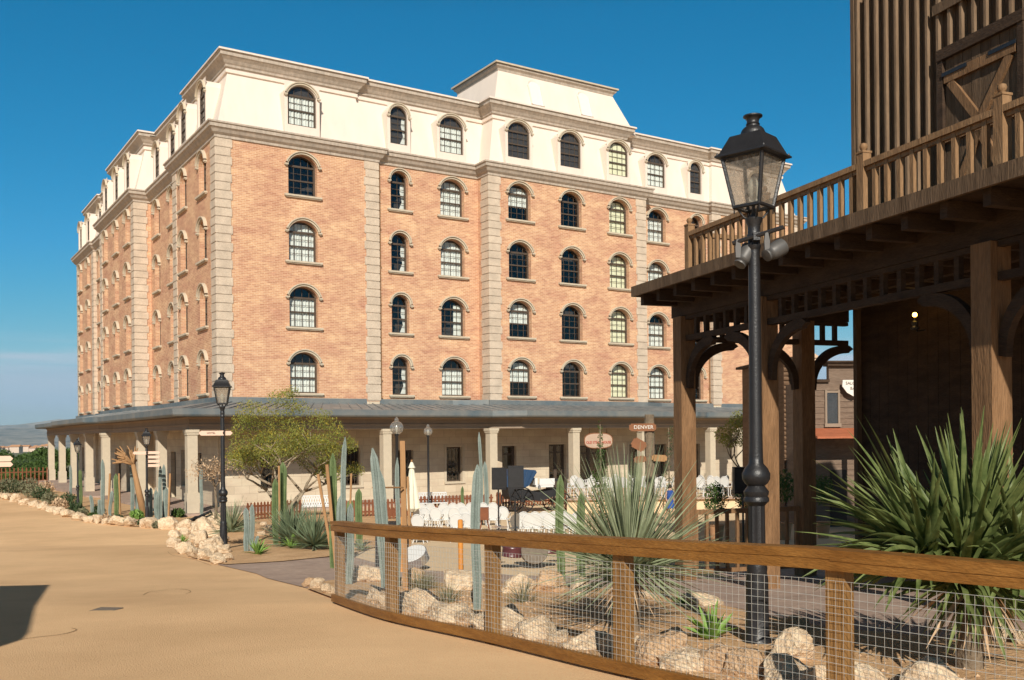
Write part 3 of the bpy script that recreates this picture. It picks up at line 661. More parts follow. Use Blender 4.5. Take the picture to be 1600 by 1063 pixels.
# hanging sign under the verandah
def text_mesh(txt, size, ext, m, name, parent, loc, rot):
    cu = bpy.data.curves.new('t', 'FONT'); cu.body = txt; cu.size = size; cu.extrude = ext; cu.align_x = 'CENTER'; cu.align_y = 'CENTER'; cu.resolution_u = 3
    o = bpy.data.objects.new('t', cu); COL.objects.link(o); bpy.context.view_layer.update()
    me = bpy.data.meshes.new_from_object(o.evaluated_get(bpy.context.evaluated_depsgraph_get())); bpy.data.objects.remove(o); me.materials.clear(); me.materials.append(m)
    q = link(name, me, parent, loc); q.rotation_euler = rot; return q
uS = invfront(944, -4.3)
sg = thing('hanging_sign', 'oval cream sign with red lettering hanging under the verandah roof', 'sign', BW(uS, -3.75, -.28), YAW)
a = MB(); W2, H2 = .98, .42; pol = []
for k in range(28):
    an = 2 * math.pi * k / 28; pol.append((W2 * math.copysign(abs(math.cos(an)) ** .7, math.cos(an)), H2 * math.copysign(abs(math.sin(an)) ** .7, math.sin(an))))
a.prism(pol, lambda x, z, t: (x, -t, z), .06); a.build('sign_board', M['signc'], sg)
a = MB(); a.tube([(x, -.05, z) for x, z in pol], .03, 6, closed=True); a.tube([(-.6, 0, .35), (-.6, 0, .9)], .015, 5); a.tube([(.6, 0, .35), (.6, 0, .9)], .015, 5); a.build('sign_frame', M['signb'], sg)
text_mesh('OLD STEAK HOUSE', .2, .008, M['red'], 'lettering', sg, (0, -.07, -.1), (R(90), 0, 0))

# ------------------------------------------------------------------ timber porch building on the right
PA = math.atan2(-.944, .33)
PO = Vector((2.91, 16.3, T(16.3)))
tw = thing('timber_tower_building', 'dark timber-boarded tower building with balcony and post-and-bracket porch', 'building', PO, PA)
zz = lambda z: z - PO.z          # heights relative to the eye -> local
X1 = 11.5
pb = MB()
def pb_(t, w): pass
pm = MB(); pm.box(-.135, .135, -.135, .135, -.15, zz(1.98)); pme = pm.mesh('post', M['lwood'])
for t, w in ((0, 0), (2.35, 0), (6.48, 0), (10.6, 0), (0, 2.38)): link('post', pme, tw, (t, w, 0))
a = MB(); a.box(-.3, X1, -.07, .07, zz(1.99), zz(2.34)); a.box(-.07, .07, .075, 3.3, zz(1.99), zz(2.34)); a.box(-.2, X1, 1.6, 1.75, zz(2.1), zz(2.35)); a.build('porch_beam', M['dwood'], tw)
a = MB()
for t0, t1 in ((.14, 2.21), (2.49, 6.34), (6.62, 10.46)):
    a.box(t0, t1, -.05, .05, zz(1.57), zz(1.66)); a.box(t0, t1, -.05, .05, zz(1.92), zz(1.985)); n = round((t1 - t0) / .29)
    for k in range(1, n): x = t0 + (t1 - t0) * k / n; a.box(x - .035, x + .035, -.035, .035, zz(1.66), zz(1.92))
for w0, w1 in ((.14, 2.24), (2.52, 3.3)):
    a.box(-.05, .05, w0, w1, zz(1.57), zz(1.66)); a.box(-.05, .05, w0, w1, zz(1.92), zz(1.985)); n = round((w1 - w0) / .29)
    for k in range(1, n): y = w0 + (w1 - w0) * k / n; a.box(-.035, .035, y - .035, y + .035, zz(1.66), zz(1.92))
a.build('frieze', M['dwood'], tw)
def bracket(t, w, dx, dy):
    b = MB(); n = 10; L, H, th = .70, .68, .11; outer = []; inner = []
    for k in range(n + 1):
        an = math.pi / 2 * k / n; outer.append((L - L * math.cos(an) + 0 * k, -H + H * math.sin(an)))
    poly = []
    for k in range(n + 1):
        an = math.pi / 2 * k / n; poly.append((.0 + L * (1 - math.cos(an)), -H + H * math.sin(an)))
    low = []
    for k in range(n + 1):
        an = math.pi / 2 * k / n; low.append((th + (L) * (1 - math.cos(an)), -H - .02 + (H - th) * math.sin(an)))
    poly = [(0, -H - .1)] + poly + [(L + .12, 0), (L + .2, -.06), (L + .12, -th)] + low[::-1] + [(.1, -H - .12)]
    b.prism(poly, lambda p, z, s: (t + dx * (.13 + p) + dy * (s - .045), w + dy * (.13 + p) + dx * (s - .045), zz(1.57) + z), .09)
    b.build('bracket', M['dwood'], tw)
for t, w, dx, dy in ((0, 0, 1, 0), (2.35, 0, -1, 0), (2.35, 0, 1, 0), (6.48, 0, -1, 0), (6.48, 0, 1, 0), (10.6, 0, -1, 0), (0, 0, 0, 1), (0, 2.38, 0, -1), (0, 2.38, 0, 1)): bracket(t, w, dx, dy)
a = MB()
for k in range(21): a.box(-.2 + k * .56, -.2 + k * .56 + .1, -.70, 3.3, zz(2.18), zz(2.36))
a.build('joist', M['dwood'], tw)
a = MB(); a.box(-.25, X1, -.78, 3.44, zz(2.365), zz(2.45)); a.build('deck', M['dwood'], tw)
a = MB(); a.box(-.30, X1, -.83, -.78, zz(2.33), zz(2.50)); a.box(-.30, -.25, -.779, 3.4, zz(2.33), zz(2.50)); a.build('deck_fascia', M['twood'], tw)
nm_ = MB(); nm_.box(-.062, .062, -.062, .062, 0, 1.02); nm_.box(-.07, .07, -.07, .07, 1.02, 1.045); nm_.lathe([(.025, 1.045), (.03, 1.065), (.045, 1.085), (.05, 1.11), (.042, 1.14), (.012, 1.155)], 12)
nme = nm_.mesh('newel_post', M['rwood'], True)
NW = [.22, 2.37, 4.52, 6.65, 8.8, 10.95]
for t in NW: link('newel_post', nme, tw, (t, 0, zz(2.45)))
bl = MB(); bl.box(-.03, .03, -.03, .03, 0, .84); bme = bl.mesh('baluster', M['rwood'])
for a0, a1 in zip(NW, NW[1:]):
    for k in range(1, 10): link('baluster', bme, tw, (a0 + (a1 - a0) * k / 10, 0, zz(2.45)))
for k in range(1, 15): link('baluster', bme, tw, (.22, 3.3 * k / 15, zz(2.45)))
a = MB(); a.box(.2, X1, -.06, .06, zz(3.29), zz(3.36)); a.box(.165, .275, .065, 3.4, zz(3.29), zz(3.36)); a.box(.22, X1, -.02, .02, zz(3.24), zz(3.288)); a.build('handrail', M['rwood'], tw)
# tower body
WL = 3.45
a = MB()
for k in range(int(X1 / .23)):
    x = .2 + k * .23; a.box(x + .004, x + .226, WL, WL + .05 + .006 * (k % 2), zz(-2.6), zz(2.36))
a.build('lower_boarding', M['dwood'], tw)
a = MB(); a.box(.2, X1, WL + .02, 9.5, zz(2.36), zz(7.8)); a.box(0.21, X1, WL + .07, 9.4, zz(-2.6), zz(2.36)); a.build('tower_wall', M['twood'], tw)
a = MB(); rr = random.Random(5)
DT0, DT1, DZ0, DZ1 = 2.3, 3.72, 2.46, 5.86
x = .24
while x < X1:
    if not (DT0 - .1 < x < DT1 + .1): a.box(x, x + .05, WL - .09, WL + .018, zz(2.46), zz(7.75))
    else: a.box(x, x + .05, WL - .09, WL + .018, zz(DZ1 + .18), zz(7.75))
    x += .236 + rr.uniform(-.008, .008)
x = WL + .1
while x < 9.4: a.box(.11, .198, x, x + .05, zz(2.4), zz(7.75)); x += .236
a.build('batten', M['batten'], tw)
a = MB(); a.box(.11, .2, WL - .1, WL + .04, zz(-2.5), zz(7.78)); a.box(2.1, 5, WL - .12, WL - .091, zz(6.62), zz(6.78)); a.build('corner_board', M['twood'], tw)
# loft door
d = MB(); n = 8; wv = (DT1 - DT0) / n
for k in range(n): d.box(DT0 + k * wv + .004, DT0 + (k + 1) * wv - .004, WL - .05 - .004 * (k % 2), WL + .015, zz(DZ0), zz(DZ1))
dr = d.build('loft_door', M['twood'], tw)
d = MB(); d.box(DT0 - .12, DT1 + .12, WL - .13, WL + .012, zz(DZ1), zz(DZ1 + .17)); d.box(DT0 - .11, DT0 - .005, WL - .11, WL + .012, zz(DZ0), zz(DZ1)); d.box(DT1 + .005, DT1 + .11, WL - .11, WL + .012, zz(DZ0), zz(DZ1))
d.build('door_frame', M['dwood'], dr)
d = MB(); y = WL - .085
zt_, zm_, zb_ = zz(5.55), zz(4.62), zz(3.5); tm = (DT0 + DT1) / 2
for z in (zt_, zm_, zb_): d.bar((DT0 + .03, y, z), (DT1 - .03, y, z), .06, .16)
for s in (DT0 + .14, DT1 - .14):
    d.bar((s, y + .003, zt_ - .08), (tm, y + .003, zm_ + .08), .055, .13); d.bar((s, y + .003, zb_ + .08), (tm, y + .003, zm_ - .08), .055, .13)
d.build('brace', M['lwood'], dr)
for x0_, z_ in ((DT0, zt_), (DT1 - .5, zt_), (DT0, zb_)): d = MB(); d.box(x0_, x0_ + .5, y - .045, y - .033, z_ + .03, z_ + .09); d.build('hinge', M['iron'], dr)
# lower door
d = MB(); d.box(4.35, 5.45, WL - .02, WL - .002, zz(-2.5), zz(-.02)); dd = d.build('porch_door', M['black'], tw)
d = MB(); d.box(4.0, 5.7, WL - .07, WL - .004, zz(.0), zz(.22)); d.box(4.22, 4.34, WL - .06, WL - .004, zz(-2.5), zz(0)); d.box(5.46, 5.58, WL - .06, WL - .004, zz(-2.5), zz(0)); d.build('door_frame', M['twood'], dd)
# low balustrade across the porch end
a = MB(); zr = zz(-1.27)
a.box(-.04, .04, .14, 2.24, zr - .08, zr); a.box(-.03, .03, .14, 2.24, .1, .17)
for k in range(11): y = .2 + k * .2; a.box(-.025, .025, y - .025, y + .025, .17, zr - .08)
a.build('porch_balustrade', M['lwood'], tw)
# wall lantern, glowing
p = at(1443, 490, 15.35)
wl = thing('wall_lantern', 'small lit amber lantern on the dark porch wall', 'lantern', (p.x - .16, p.y - .05, p.z - .26))
a = MB(); a.lathe([(.06, 0), (.07, .03), (.04, .06), (.05, .1), (.05, .12), (.02, .14), (.015, .2)], 10); a.tube([(0, 0, .04), (.06, .06, -.02), (.18, .05, 0)], .012, 6); a.build('bracket', M['iron'], wl)
a = MB(); a.lathe([(.012, .2), (.03, .21), (.036, .235), (.03, .26), (.01, .27)], 10); a.build('bulb', M['bulb'], wl, True)
ld = bpy.data.lights.new('lantern_light', 'POINT'); ld.energy = 1.2; ld.color = (1, .6, .2); ld.shadow_soft_size = .05
lo = bpy.data.objects.new('lantern_light', ld); COL.objects.link(lo); lo.location = (p.x - .28, p.y - .1, p.z + .02)

# ------------------------------------------------------------------ street lamps
def lamp_parts(root, H=4.8, s=1.0):
    k = H / 4.8
    def P(l): return [(r, z * k) for r, z in l]
    a = MB(); a.lathe(P([(.125, 0), (.125, .05), (.108, .08), (.1, .3), (.098, .6), (.088, .66), (.092, .7), (.08, .76)]), 24, star=[0, 0, .05, .08, .08, 0, 0, 0])
    a.build('base', M['iron'], root, True)
    a = MB(); a.lathe(P([(.078, .74), (.074, 1.26), (.09, 1.28), (.112, 1.3), (.112, 1.33), (.1, 1.345), (.108, 1.36), (.112, 1.39), (.09, 1.42), (.075, 1.44), (.1, 1.46), (.122, 1.5), (.125, 1.55), (.1, 1.6), (.066, 1.64), (.062, 1.7), (.056, 1.85), (.053, 3.3), (.05, 3.6)]), 24, star=[.1, .1] + [0] * 17)
    a.build('shaft', M['iron'], root, True)
    a = MB(); a.lathe(P([(.05, 3.56), (.058, 3.58), (.064, 3.6), (.054, 3.62), (.058, 3.68), (.062, 3.7), (.054, 3.72), (.056, 3.78), (.074, 3.82), (.078, 3.85), (.03, 3.86), (.02, 3.9)]), 16); a.build('collar', M['iron'], root, True)
    zb, zt = 3.95 * k, 4.385 * k; hb, ht, hr = .125, .198, .25
    a = MB()
    for i in range(4):
        an = math.pi / 4 + math.pi / 2 * i; an2 = an + math.pi / 2; q = 1.414
        pb2 = Vector((hb * q * math.cos(an), hb * q * math.sin(an), zb)); pt = Vector((ht * q * math.cos(an), ht * q * math.sin(an), zt))
        pb3 = Vector((hb * q * math.cos(an2), hb * q * math.sin(an2), zb)); pt3 = Vector((ht * q * math.cos(an2), ht * q * math.sin(an2), zt))
        a.tube([pb2, pt], .017, 6); a.tube([pb2, pb3], .019, 6); a.tube([pt, pt3], .014, 6)
        a.tube([pb2, pb2 + Vector((0, 0, -.06))], .006, 5)
        a.tube([(0.05 * math.cos(an), .05 * math.sin(an), 3.84 * k), (.09 * math.cos(an), .09 * math.sin(an), 3.86 * k), (.12 * math.cos(an), .12 * math.sin(an), 3.9 * k), (.15 * math.cos(an), .15 * math.sin(an), 3.94 * k)], .009, 6)
    a.build('lantern_frame', M['iron'], root, True)
    a = MB()
    for i in range(4):
        an = math.pi / 4 + math.pi / 2 * i; an2 = an + math.pi / 2; q = 1.40
        f = lambda h, an, z: (h * q * math.cos(an), h * q * math.sin(an), z)
        a.quad(f(hb, an, zb), f(hb, an2, zb), f(ht, an2, zt), f(ht, an, zt))
    a.build('lantern_glass', M['lglass'], root)
    a = MB()
    def sq(h, z): return [(x * h, y * h, z) for x, y in ((-1, -1), (1, -1), (1, 1), (-1, 1))]
    pr = [(ht, zt - .005), (hr, zt + .01), (hr, zt + .025), (.22, zt + .045), (.15, zt + .2), (.11, zt + .21)]
    vs = []
    for h, z in pr: vs += sq(h, z)
    n = len(pr); a.add(vs, [(i * 4 + j, i * 4 + (j + 1) % 4, (i + 1) * 4 + (j + 1) % 4, (i + 1) * 4 + j) for i in range(n - 1) for j in range(4)] + [(4 * n - 4, 4 * n - 3, 4 * n - 2, 4 * n - 1)])
    for x, y in ((-1, -1), (1, -1), (1, 1), (-1, 1)): a.lathe([(.008, zt + .02), (.012, zt + .035), (.006, zt + .05)], 6, (x * hr * .92, y * hr * .92))
    z0 = zt + .2
    a.lathe([(.108, z0), (.112, z0 + .03), (.1, z0 + .06), (.075, z0 + .085), (.06, z0 + .09), (.057, z0 + .105), (.064, z0 + .11), (.056, z0 + .118), (.053, z0 + .14), (.064, z0 + .165), (.086, z0 + .178), (.086, z0 + .19), (.03, z0 + .205), (.01, z0 + .215)], 18)
    a.build('lantern_roof', M['iron'], root, True)
    a = MB(); a.lathe([(.03, zb + .02), (.035, zb + .05), (.02, zb + .06), (.04, zb + .1), (.055, zb + .16), (.045, zb + .22), (.02, zb + .27)], 12); a.build('lamp_bulb', M['curtain'], root, True)
    a = MB(); a.tube([(0, 0, 3.85 * k), (0, 0, zb + .03)], .014, 6); a.build('stem', M['iron'], root)
LG_ = 'black cast-iron street lamps'
Lb = on(1181, 8.73)
lampA = thing('street_lamp', 'large black street lamp with glass lantern behind the mesh fence, nearest the viewer', 'street lamp', (Lb.x, Lb.y, T(8.73)), R(47), LG_)
lamp_parts(lampA)
for px, Y, lab, rz in ((348, 26.2, 'black street lamp standing by pale rocks at the road corner', 12), (229, 39.5, 'black street lamp in the cactus bed beside the hotel porch, carrying arrow signs', 20), (121, 47, 'small far black street lamp near the end of the hotel verandah', 30)):
    q = copy_tree(lampA); b = on(px, Y); q.location = b; q.rotation_euler = (0, 0, R(rz)); q['label'] = lab
    if px == 229: q.scale = (.79,) * 3
    if px == 121: q.scale = (.71,) * 3
# crossbar with spotlights on the near lamp
zs = (678.7 - 372) / FPX * 8.73
a = MB(); dv = Vector((math.cos(R(-20)), math.sin(R(-20)), 0)); c0 = Vector((Lb.x, Lb.y - .09, zs))
a.tube([Vector((0, 0, 0)) - Vector((.19, -.1, .045)), Vector((.21, -.12, .05))], .02, 8); a.box(-.03, .03, -.02, .06, -.04, .03)
cb = a.build('spotlight_crossbar', M['iron'], None, True, loc=c0); tag(cb, 'short black crossbar clamped to the near street lamp', 'crossbar')
def spot(px, py, Y, label, ax, ay):
    b = at(px, py, Y); r = thing('spotlight', label, 'spotlight', b, 0, 'spotlights on the near street lamp')
    a = MB(); a.lathe([(.03, -.09), (.06, -.085), (.062, -.07), (.05, -.068), (.062, -.058), (.05, -.055), (.064, -.045), (.052, -.042), (.066, -.03), (.07, -.02), (.075, .0), (.082, .03), (.085, .13), (.07, .13)], 20)
    o = a.build('housing', M['steel'], r, True); o.rotation_euler = (R(ax), R(ay), 0); o.scale = (.92,) * 3
    a = MB(); a.prism([(-.02, 0), (-.025, .09), (-.015, .16), (.01, .17), (.025, .09), (.02, 0)], lambda x, z, t: (x - .06, -.05 + t, z + .0), .03); a.build('yoke', M['steel'], r)
spot(1207, 394, 8.62, 'grey spotlight on the right end of the lamp crossbar', -20, 60)
spot(1162, 404, 8.75, 'grey spotlight half hidden behind the near lamp post', -15, 35)

# arrow signs
def arrow(px, py, Y, L, h, left, label, txt, m='signw', rz=0, tm_='letter', cat='sign'):
    b = at(px, py, Y); r = thing('arrow_sign', label, 'sign', b, R(rz), 'arrow signs on posts')
    a = MB(); s = -1 if left else 1
    poly = [(-s * L / 2, -h / 2), (s * (L / 2 - h * .5), -h / 2), (s * L / 2, 0), (s * (L / 2 - h * .5), h / 2), (-s * L / 2, h / 2), (-s * (L / 2 - h * .25), 0)]
    a.prism(poly, lambda x, z, t: (x, t, z), .03); a.build('board', M[m], r)
    if txt: text_mesh(txt, h * .55, .003, M[tm_], 'lettering', r, (0, -.005, 0), (R(90), 0, 0))
arrow(330, 677, 26.1, .66, .13, True, 'pale arrow sign reading HOTEL on the lamp at the road corner', 'HOTEL', rz=8)
arrow(357, 677, 26.3, .22, .12, False, 'short pale arrow sign pointing right on the road-corner lamp', '', rz=8)
arrow(218, 708, 39.2, .56, .12, True, 'pale arrow sign pointing left on the lamp in the cactus bed', '')
for i, yy in enumerate((707.5, 714.3, 721, 727.6)): arrow(240.5, yy, 39.2, .50, .11, False, ['topmost', 'second', 'third', 'lowest'][i] + ' of the pale arrow signs pointing right on the cactus-bed lamp', '')
arrow(2, 717, 62, 1.5, .35, False, 'pale arrow sign at the left edge above the far hedge', '')
arrow(2, 726, 62, 1.5, .3, False, 'lower pale arrow sign at the left edge above the far hedge', '')
# timber direction post
b = on(1015, 24)
sp = thing('direction_post', 'rough log direction post with brown boards beyond the silver agave', 'signpost', b)
ztop = at(1015, 648, 24).z - b.z
a = MB(); rr = random.Random(2)
a.tube([(rr.uniform(-.01, .01), 0, ztop * k / 8) for k in range(9)], [.115 + rr.uniform(-.01, .012) for k in range(9)], 10); a.build('log_post', M['bark'], sp)
def pl(px, py, L, h, m, ry, name='board'):
    q = at(px, py, 23.85) - b; a = MB(); a.box(-L / 2, L / 2, -.02, .02, -h / 2, h / 2); a.box(-L / 2 - .04, -L / 2, -.018, .018, -h / 3, h / 3); a.box(L / 2, L / 2 + .04, -.018, .018, -h / 3, h / 3); o = a.build(name, m, sp, loc=q); o.rotation_euler = (0, R(ry), 0); return q
q = pl(1004, 668, .58, .19, M['signb'], 0)
text_mesh('DENVER', .13, .004, M['lettw'], 'lettering', sp, (q.x + .02, q.y - .03, q.z), (R(90), 0, 0))
pl(998, 695, .28, .26, M['signb'], 30); pl(1030, 716, .30, .16, M['stake'], 3); pl(1000, 718, .22, .16, M['signb'], -8)

# ------------------------------------------------------------------ near wooden mesh fence
fn = thing('wooden_mesh_fence', 'curved brown timber fence with wire mesh in the foreground', 'fence', (FP[0][0], FP[0][1], T(FP[0][1])))
L0 = Vector(fn.location)
FH = 1.05
def spl(pts, n=8):
    out = []
    for i in range(len(pts) - 1):
        p0 = Vector(pts[max(i - 1, 0)]); p1 = Vector(pts[i]); p2 = Vector(pts[i + 1]); p3 = Vector(pts[min(i + 2, len(pts) - 1)])
        for k in range(n):
            t = k / n; out.append(.5 * ((2 * p1) + (-p0 + p2) * t + (2 * p0 - 5 * p1 + 4 * p2 - p3) * t * t + (-p0 + 3 * p1 - 3 * p2 + p3) * t ** 3))
    out.append(Vector(pts[-1])); return out
FPE = [(FP[0][0] - .1, FP[0][1] + .2)] + FP
path = spl([Vector((x, y, 0)) for x, y in FP], 10)
def ribbon(mb, pts, off, w, z0, z1, zf):
    """board following the fence line: off = sideways offset of its centre, w = width"""
    vs = []
    for i, p in enumerate(pts):
        t = (pts[min(i + 1, len(pts) - 1)] - pts[max(i - 1, 0)]); t.z = 0; t.normalize(); nrm = Vector((t.y, -t.x, 0)); g = zf(p.y)
        for o, z in ((off - w / 2, z0), (off + w / 2, z0), (off + w / 2, z1), (off - w / 2, z1)): 
            q = p + nrm * o; vs.append((q.x - L0.x, q.y - L0.y, g + z - L0.z))
    n = len(pts); fs = [(i * 4 + j, i * 4 + (j + 1) % 4, (i + 1) * 4 + (j + 1) % 4, (i + 1) * 4 + j) for i in range(n - 1) for j in range(4)] + [(0, 1, 2, 3), (4 * n - 4, 4 * n - 3, 4 * n - 2, 4 * n - 1)]
    mb.add(vs, fs)
e0 = path[0] - (path[1] - path[0]).normalized() * .07
rp = [e0] + path
zf = lambda y: T(y)
# fence_line smooth ground
cuts = [0, 21, 41, 61]
def seg_(a, b): return rp[a:min(b + 1, len(rp))]
for a0, a1 in ((0, 23), (23, 41), (41, 61)):
    a = MB(); ribbon(a, seg_(a0, a1), .03, .15, FH - .045 - .0005 * a0, FH, zf); a.build('top_rail', M['fwood'], fn)
    a = MB(); ribbon(a, seg_(a0, a1), .075, .05, FH - .125, FH - .05, zf); a.build('side_rail', M['fwood'], fn)
    a = MB(); ribbon(a, seg_(a0, a1), .075, .05, .03, .12, zf); a.build('bottom_rail', M['fwood'], fn)
for x, y in FP:
    i = min(range(len(path)), key=lambda k: (path[k] - Vector((x, y, 0))).length); t = path[min(i + 1, len(path) - 1)] - path[max(i - 1, 0)]
    a = MB(); a.box(-.065, .065, -.05, .05, -.1, FH - .05); o = a.build('post', M['fpost'], fn, loc=(x - L0.x, y - L0.y, T(y) - L0.z)); o.rotation_euler = (0, 0, math.atan2(t.y, t.x))
fine = spl([Vector((x, y, 0)) for x, y in FP], 10)
# wire mesh: horizontal and vertical wires on the road side of the posts
def resample(pts, step):
    out = [pts[0]]; acc = 0
    for a, b in zip(pts, pts[1:]):
        L = (b - a).length; d = step - acc
        while d <= L: out.append(a.lerp(b, d / L)); d += step
        acc = (acc + L) % step if L < step - acc + 1e9 else 0
        acc = L - (d - step)
    return out
rs = resample(fine, .052)
segm = {}
wm = MB(); wr = random.Random(9)
def side(i, off):
    t = rs[min(i + 1, len(rs) - 1)] - rs[max(i - 1, 0)]; t.normalize(); return rs[i] + Vector((t.y, -t.x, 0)) * off
base_pts = [side(i, .068) for i in range(len(rs))]
for i, q in enumerate(base_pts):
    g = T(q.y); sag = wr.uniform(-.003, .003)
    wm.tube([(q.x - L0.x, q.y - L0.y, g - L0.z + .04), (q.x + sag - L0.x, q.y - L0.y, g - L0.z + .5), (q.x - L0.x, q.y - L0.y, g - L0.z + .86)], .0016, 3, cap=False)
for k in range(17):
    z = .06 + k * .05
    wm.tube([(q.x - L0.x, q.y - L0.y, T(q.y) - L0.z + z + .004 * math.sin(i * .31 + k)) for i, q in enumerate(base_pts[::3] + [base_pts[-1]])], .0016, 3, cap=False)
wm.build('wire_mesh', M['wire'], fn)

# ------------------------------------------------------------------ rocks
def rock_mesh(seed, m):
    bm = bmesh.new(); bmesh.ops.create_icosphere(bm, subdivisions=4, radius=1); r = random.Random(seed); o = Vector((r.uniform(-50, 50), r.uniform(-50, 50), r.uniform(-50, 50)))
    planes = []
    for _ in range(15):
        d = Vector((r.gauss(0, 1), r.gauss(0, 1), r.gauss(0, .8))).normalized(); planes.append((d, r.uniform(.45, .85)))
    for v in bm.verts:
        p = v.co.normalized()
        for d, k in planes:
            dd = p.dot(d)
            if dd > k: p = p * (k / dd) ** .97
        p = p * (1 + .16 * noise.noise(p * 1.7 + o) + .09 * noise.noise(p * 4.1 + o) + .06 * noise.noise(p * 9 + o) + .045 * noise.noise(p * 17 + o))
        v.co = p
    me = bpy.data.meshes.new('rock'); bm.to_mesh(me); bm.free(); me.materials.append(m); me.polygons.foreach_set('use_smooth', [True] * len(me.polygons)); me.set_sharp_from_angle(angle=R(16)); return me
RM = [rock_mesh(i, M['rock']) for i in range(10)] + [rock_mesh(40 + i, M['rock2']) for i in range(2)]
rk = random.Random(11)
def rock(x, y, s, label, group, sx=1, sz=.7, mi=None, dz=0):
    me = RM[mi if mi is not None else rk.randrange(10)]
    o = bpy.data.objects.new('rock', me); COL.objects.link(o); o.location = (x, y, T(y) + s * sz * .45 + dz); o.scale = (s * sx, s * rk.uniform(.75, 1.0), s * sz); o.rotation_euler = (rk.uniform(-.3, .3), rk.uniform(-.3, .3), rk.uniform(0, 6.28))
    return tag(o, label, 'rock', group)
def rocks_px(lst, group, lab, sx=1.0, sz=.7):
    lst = sorted(lst)
    for i, (px, py, wpx) in enumerate(lst):
        g_ = gp(px, py); s = wpx / FPX * g_.y / 2
        rock(g_.x, g_.y + s * .5, s, lab % ordw(i, len(lst)), group, sx, sz)
# edging row on the far left of the road
rowA = []
x = -4.0
while x < 290:
    t_ = x / 290; py = 777 + 60 * t_ - 10 * t_ * t_ if x < 200 else 812 + (x - 200) * .19
    py = 779 + .285 * x if x < 130 else (816 + (x - 130) * .10 if x < 220 else 825 + (x - 220) * .06)
    w = 17 + x * .06 + rk.uniform(-3, 8); rowA.append((x, py, w)); x += w * .6
rocks_px(rowA, 'pale rocks edging the road on the left', '%s of the pale rocks edging the road at left')
rowB = [(270, 856, 30), (284, 866, 36), (300, 871, 34), (318, 875, 36), (336, 882, 36), (350, 878, 26), (272, 846, 30), (288, 842, 32), (312, 856, 44), (330, 862, 42), (344, 866, 32), (316, 840, 50), (334, 838, 44), (300, 848, 26), (326, 872, 34), (340, 850, 36), (308, 832, 36), (328, 826, 40)]
rocks_px(rowB, 'pale rocks around the corner lamp', '%s of the pale rocks piled around the road-corner lamp', 1, .85)
rowC = [(418, 832, 24), (405, 838, 20), (434, 836, 22), (450, 838, 18), (380, 830, 16), (412, 822, 14)]
rocks_px(rowC, 'pale rocks in the island bed', '%s of the small pale rocks inside the island bed')
# rocks behind the fence and boulders at the back of the near bed
rowD = []
pth = resample(spl([Vector((x + .38, y + .28, 0)) for x, y in FP], 10), .31)
for i, q in enumerate(pth[:-2]):
    s = rk.uniform(.16, .31); rowD.append((q.x + rk.uniform(-.05, .14), q.y + rk.uniform(-.05, .16), s))
bays = {}
for x, y, s in rowD:
    k = max([j for j in range(len(FP)) if FP[j][1] >= y - .28] or [0]); bays.setdefault(k, []).append((x, y, s))
BW_ = ['first', 'second', 'third', 'fourth', 'fifth', 'sixth', 'seventh']
for k, l in bays.items():
    for i, (x, y, s) in enumerate(l): rock(x, y, s, '%s of the rocks behind the %s mesh panel from the fence end' % (ordw(i, len(l)), BW_[k]), 'rocks behind the mesh fence', rk.uniform(1.0, 1.35), rk.uniform(.62, .95), None if rk.random() < .7 else 10 + rk.randrange(2), dz=-.06)
rowE = [(575, 912, 54, .85), (645, 918, 52, .8), (712, 925, 80, .65), (745, 922, 30, .8), (812, 930, 70, .75), (858, 928, 62, .8), (905, 935, 60, .8), (1105, 950, 100, .35), (495, 922, 34, .8), (512, 930, 30, .9), (482, 918, 26, .8), (1250, 985, 50, .6), (1020, 938, 40, .5)]
rowE.sort()
for i, (px, py, w, sz) in enumerate(rowE):
    g_ = gp(px, py); s = w / FPX * g_.y / 2
    rock(g_.x, g_.y + s * .4, s, '%s of the boulders along the back of the fenced bed' % ordw(i, len(rowE)), 'boulders at the back of the fenced bed', 1, sz, None if i % 4 else 10 + i % 2)
for i, (px, py, w) in enumerate(((1230, 1035, 110), (1572, 1005, 60), (1598, 1010, 50), (1545, 985, 50))):
    g_ = gp(px, py); s = w / FPX * g_.y / 2; rock(g_.x, g_.y, s, ['large rock behind the mesh at the foot of the near lamp', 'pale rock under the big yucca at the right edge', 'rock at the extreme right edge behind the mesh', 'ochre rock beside the timber edge under the yucca'][i], 'rocks under the big yucca', 1, .7)

# ------------------------------------------------------------------ plants
def leaf(mb, base, d, L, w, droop, n=6, fold=.25, twist=0):
    d = Vector(d).normalized(); up = Vector((0, 0, 1)); r = d.cross(up)
    if r.length < .05: r = Vector((1, 0, 0))
    r.normalize()
    if twist: r = Matrix.Rotation(twist, 3, d) @ r
    p = Vector(base); vs = []; cur = d.copy()
    for i in range(n + 1):
        t = i / n; ww = w * (.75 + .5 * t if t < .3 else .9 * (1 - ((t - .3) / .7) ** 1.6)) / 2 * 1.05; ww = max(ww, .0012)
        nn = r.cross(cur).normalized()
        vs += [p - r * ww + nn * ww * fold, p - nn * ww * fold * .6, p + r * ww + nn * ww * fold]
        p = p + cur * (L / n); cur = (cur + Vector((0, 0, -droop * (t + .25) * 1.6 / n))).normalized()
    fs = []
    for i in range(n):
        a = i * 3; fs += [(a, a + 1, a + 4, a + 3), (a + 1, a + 2, a + 5, a + 4)]
    mb.add(vs, fs)
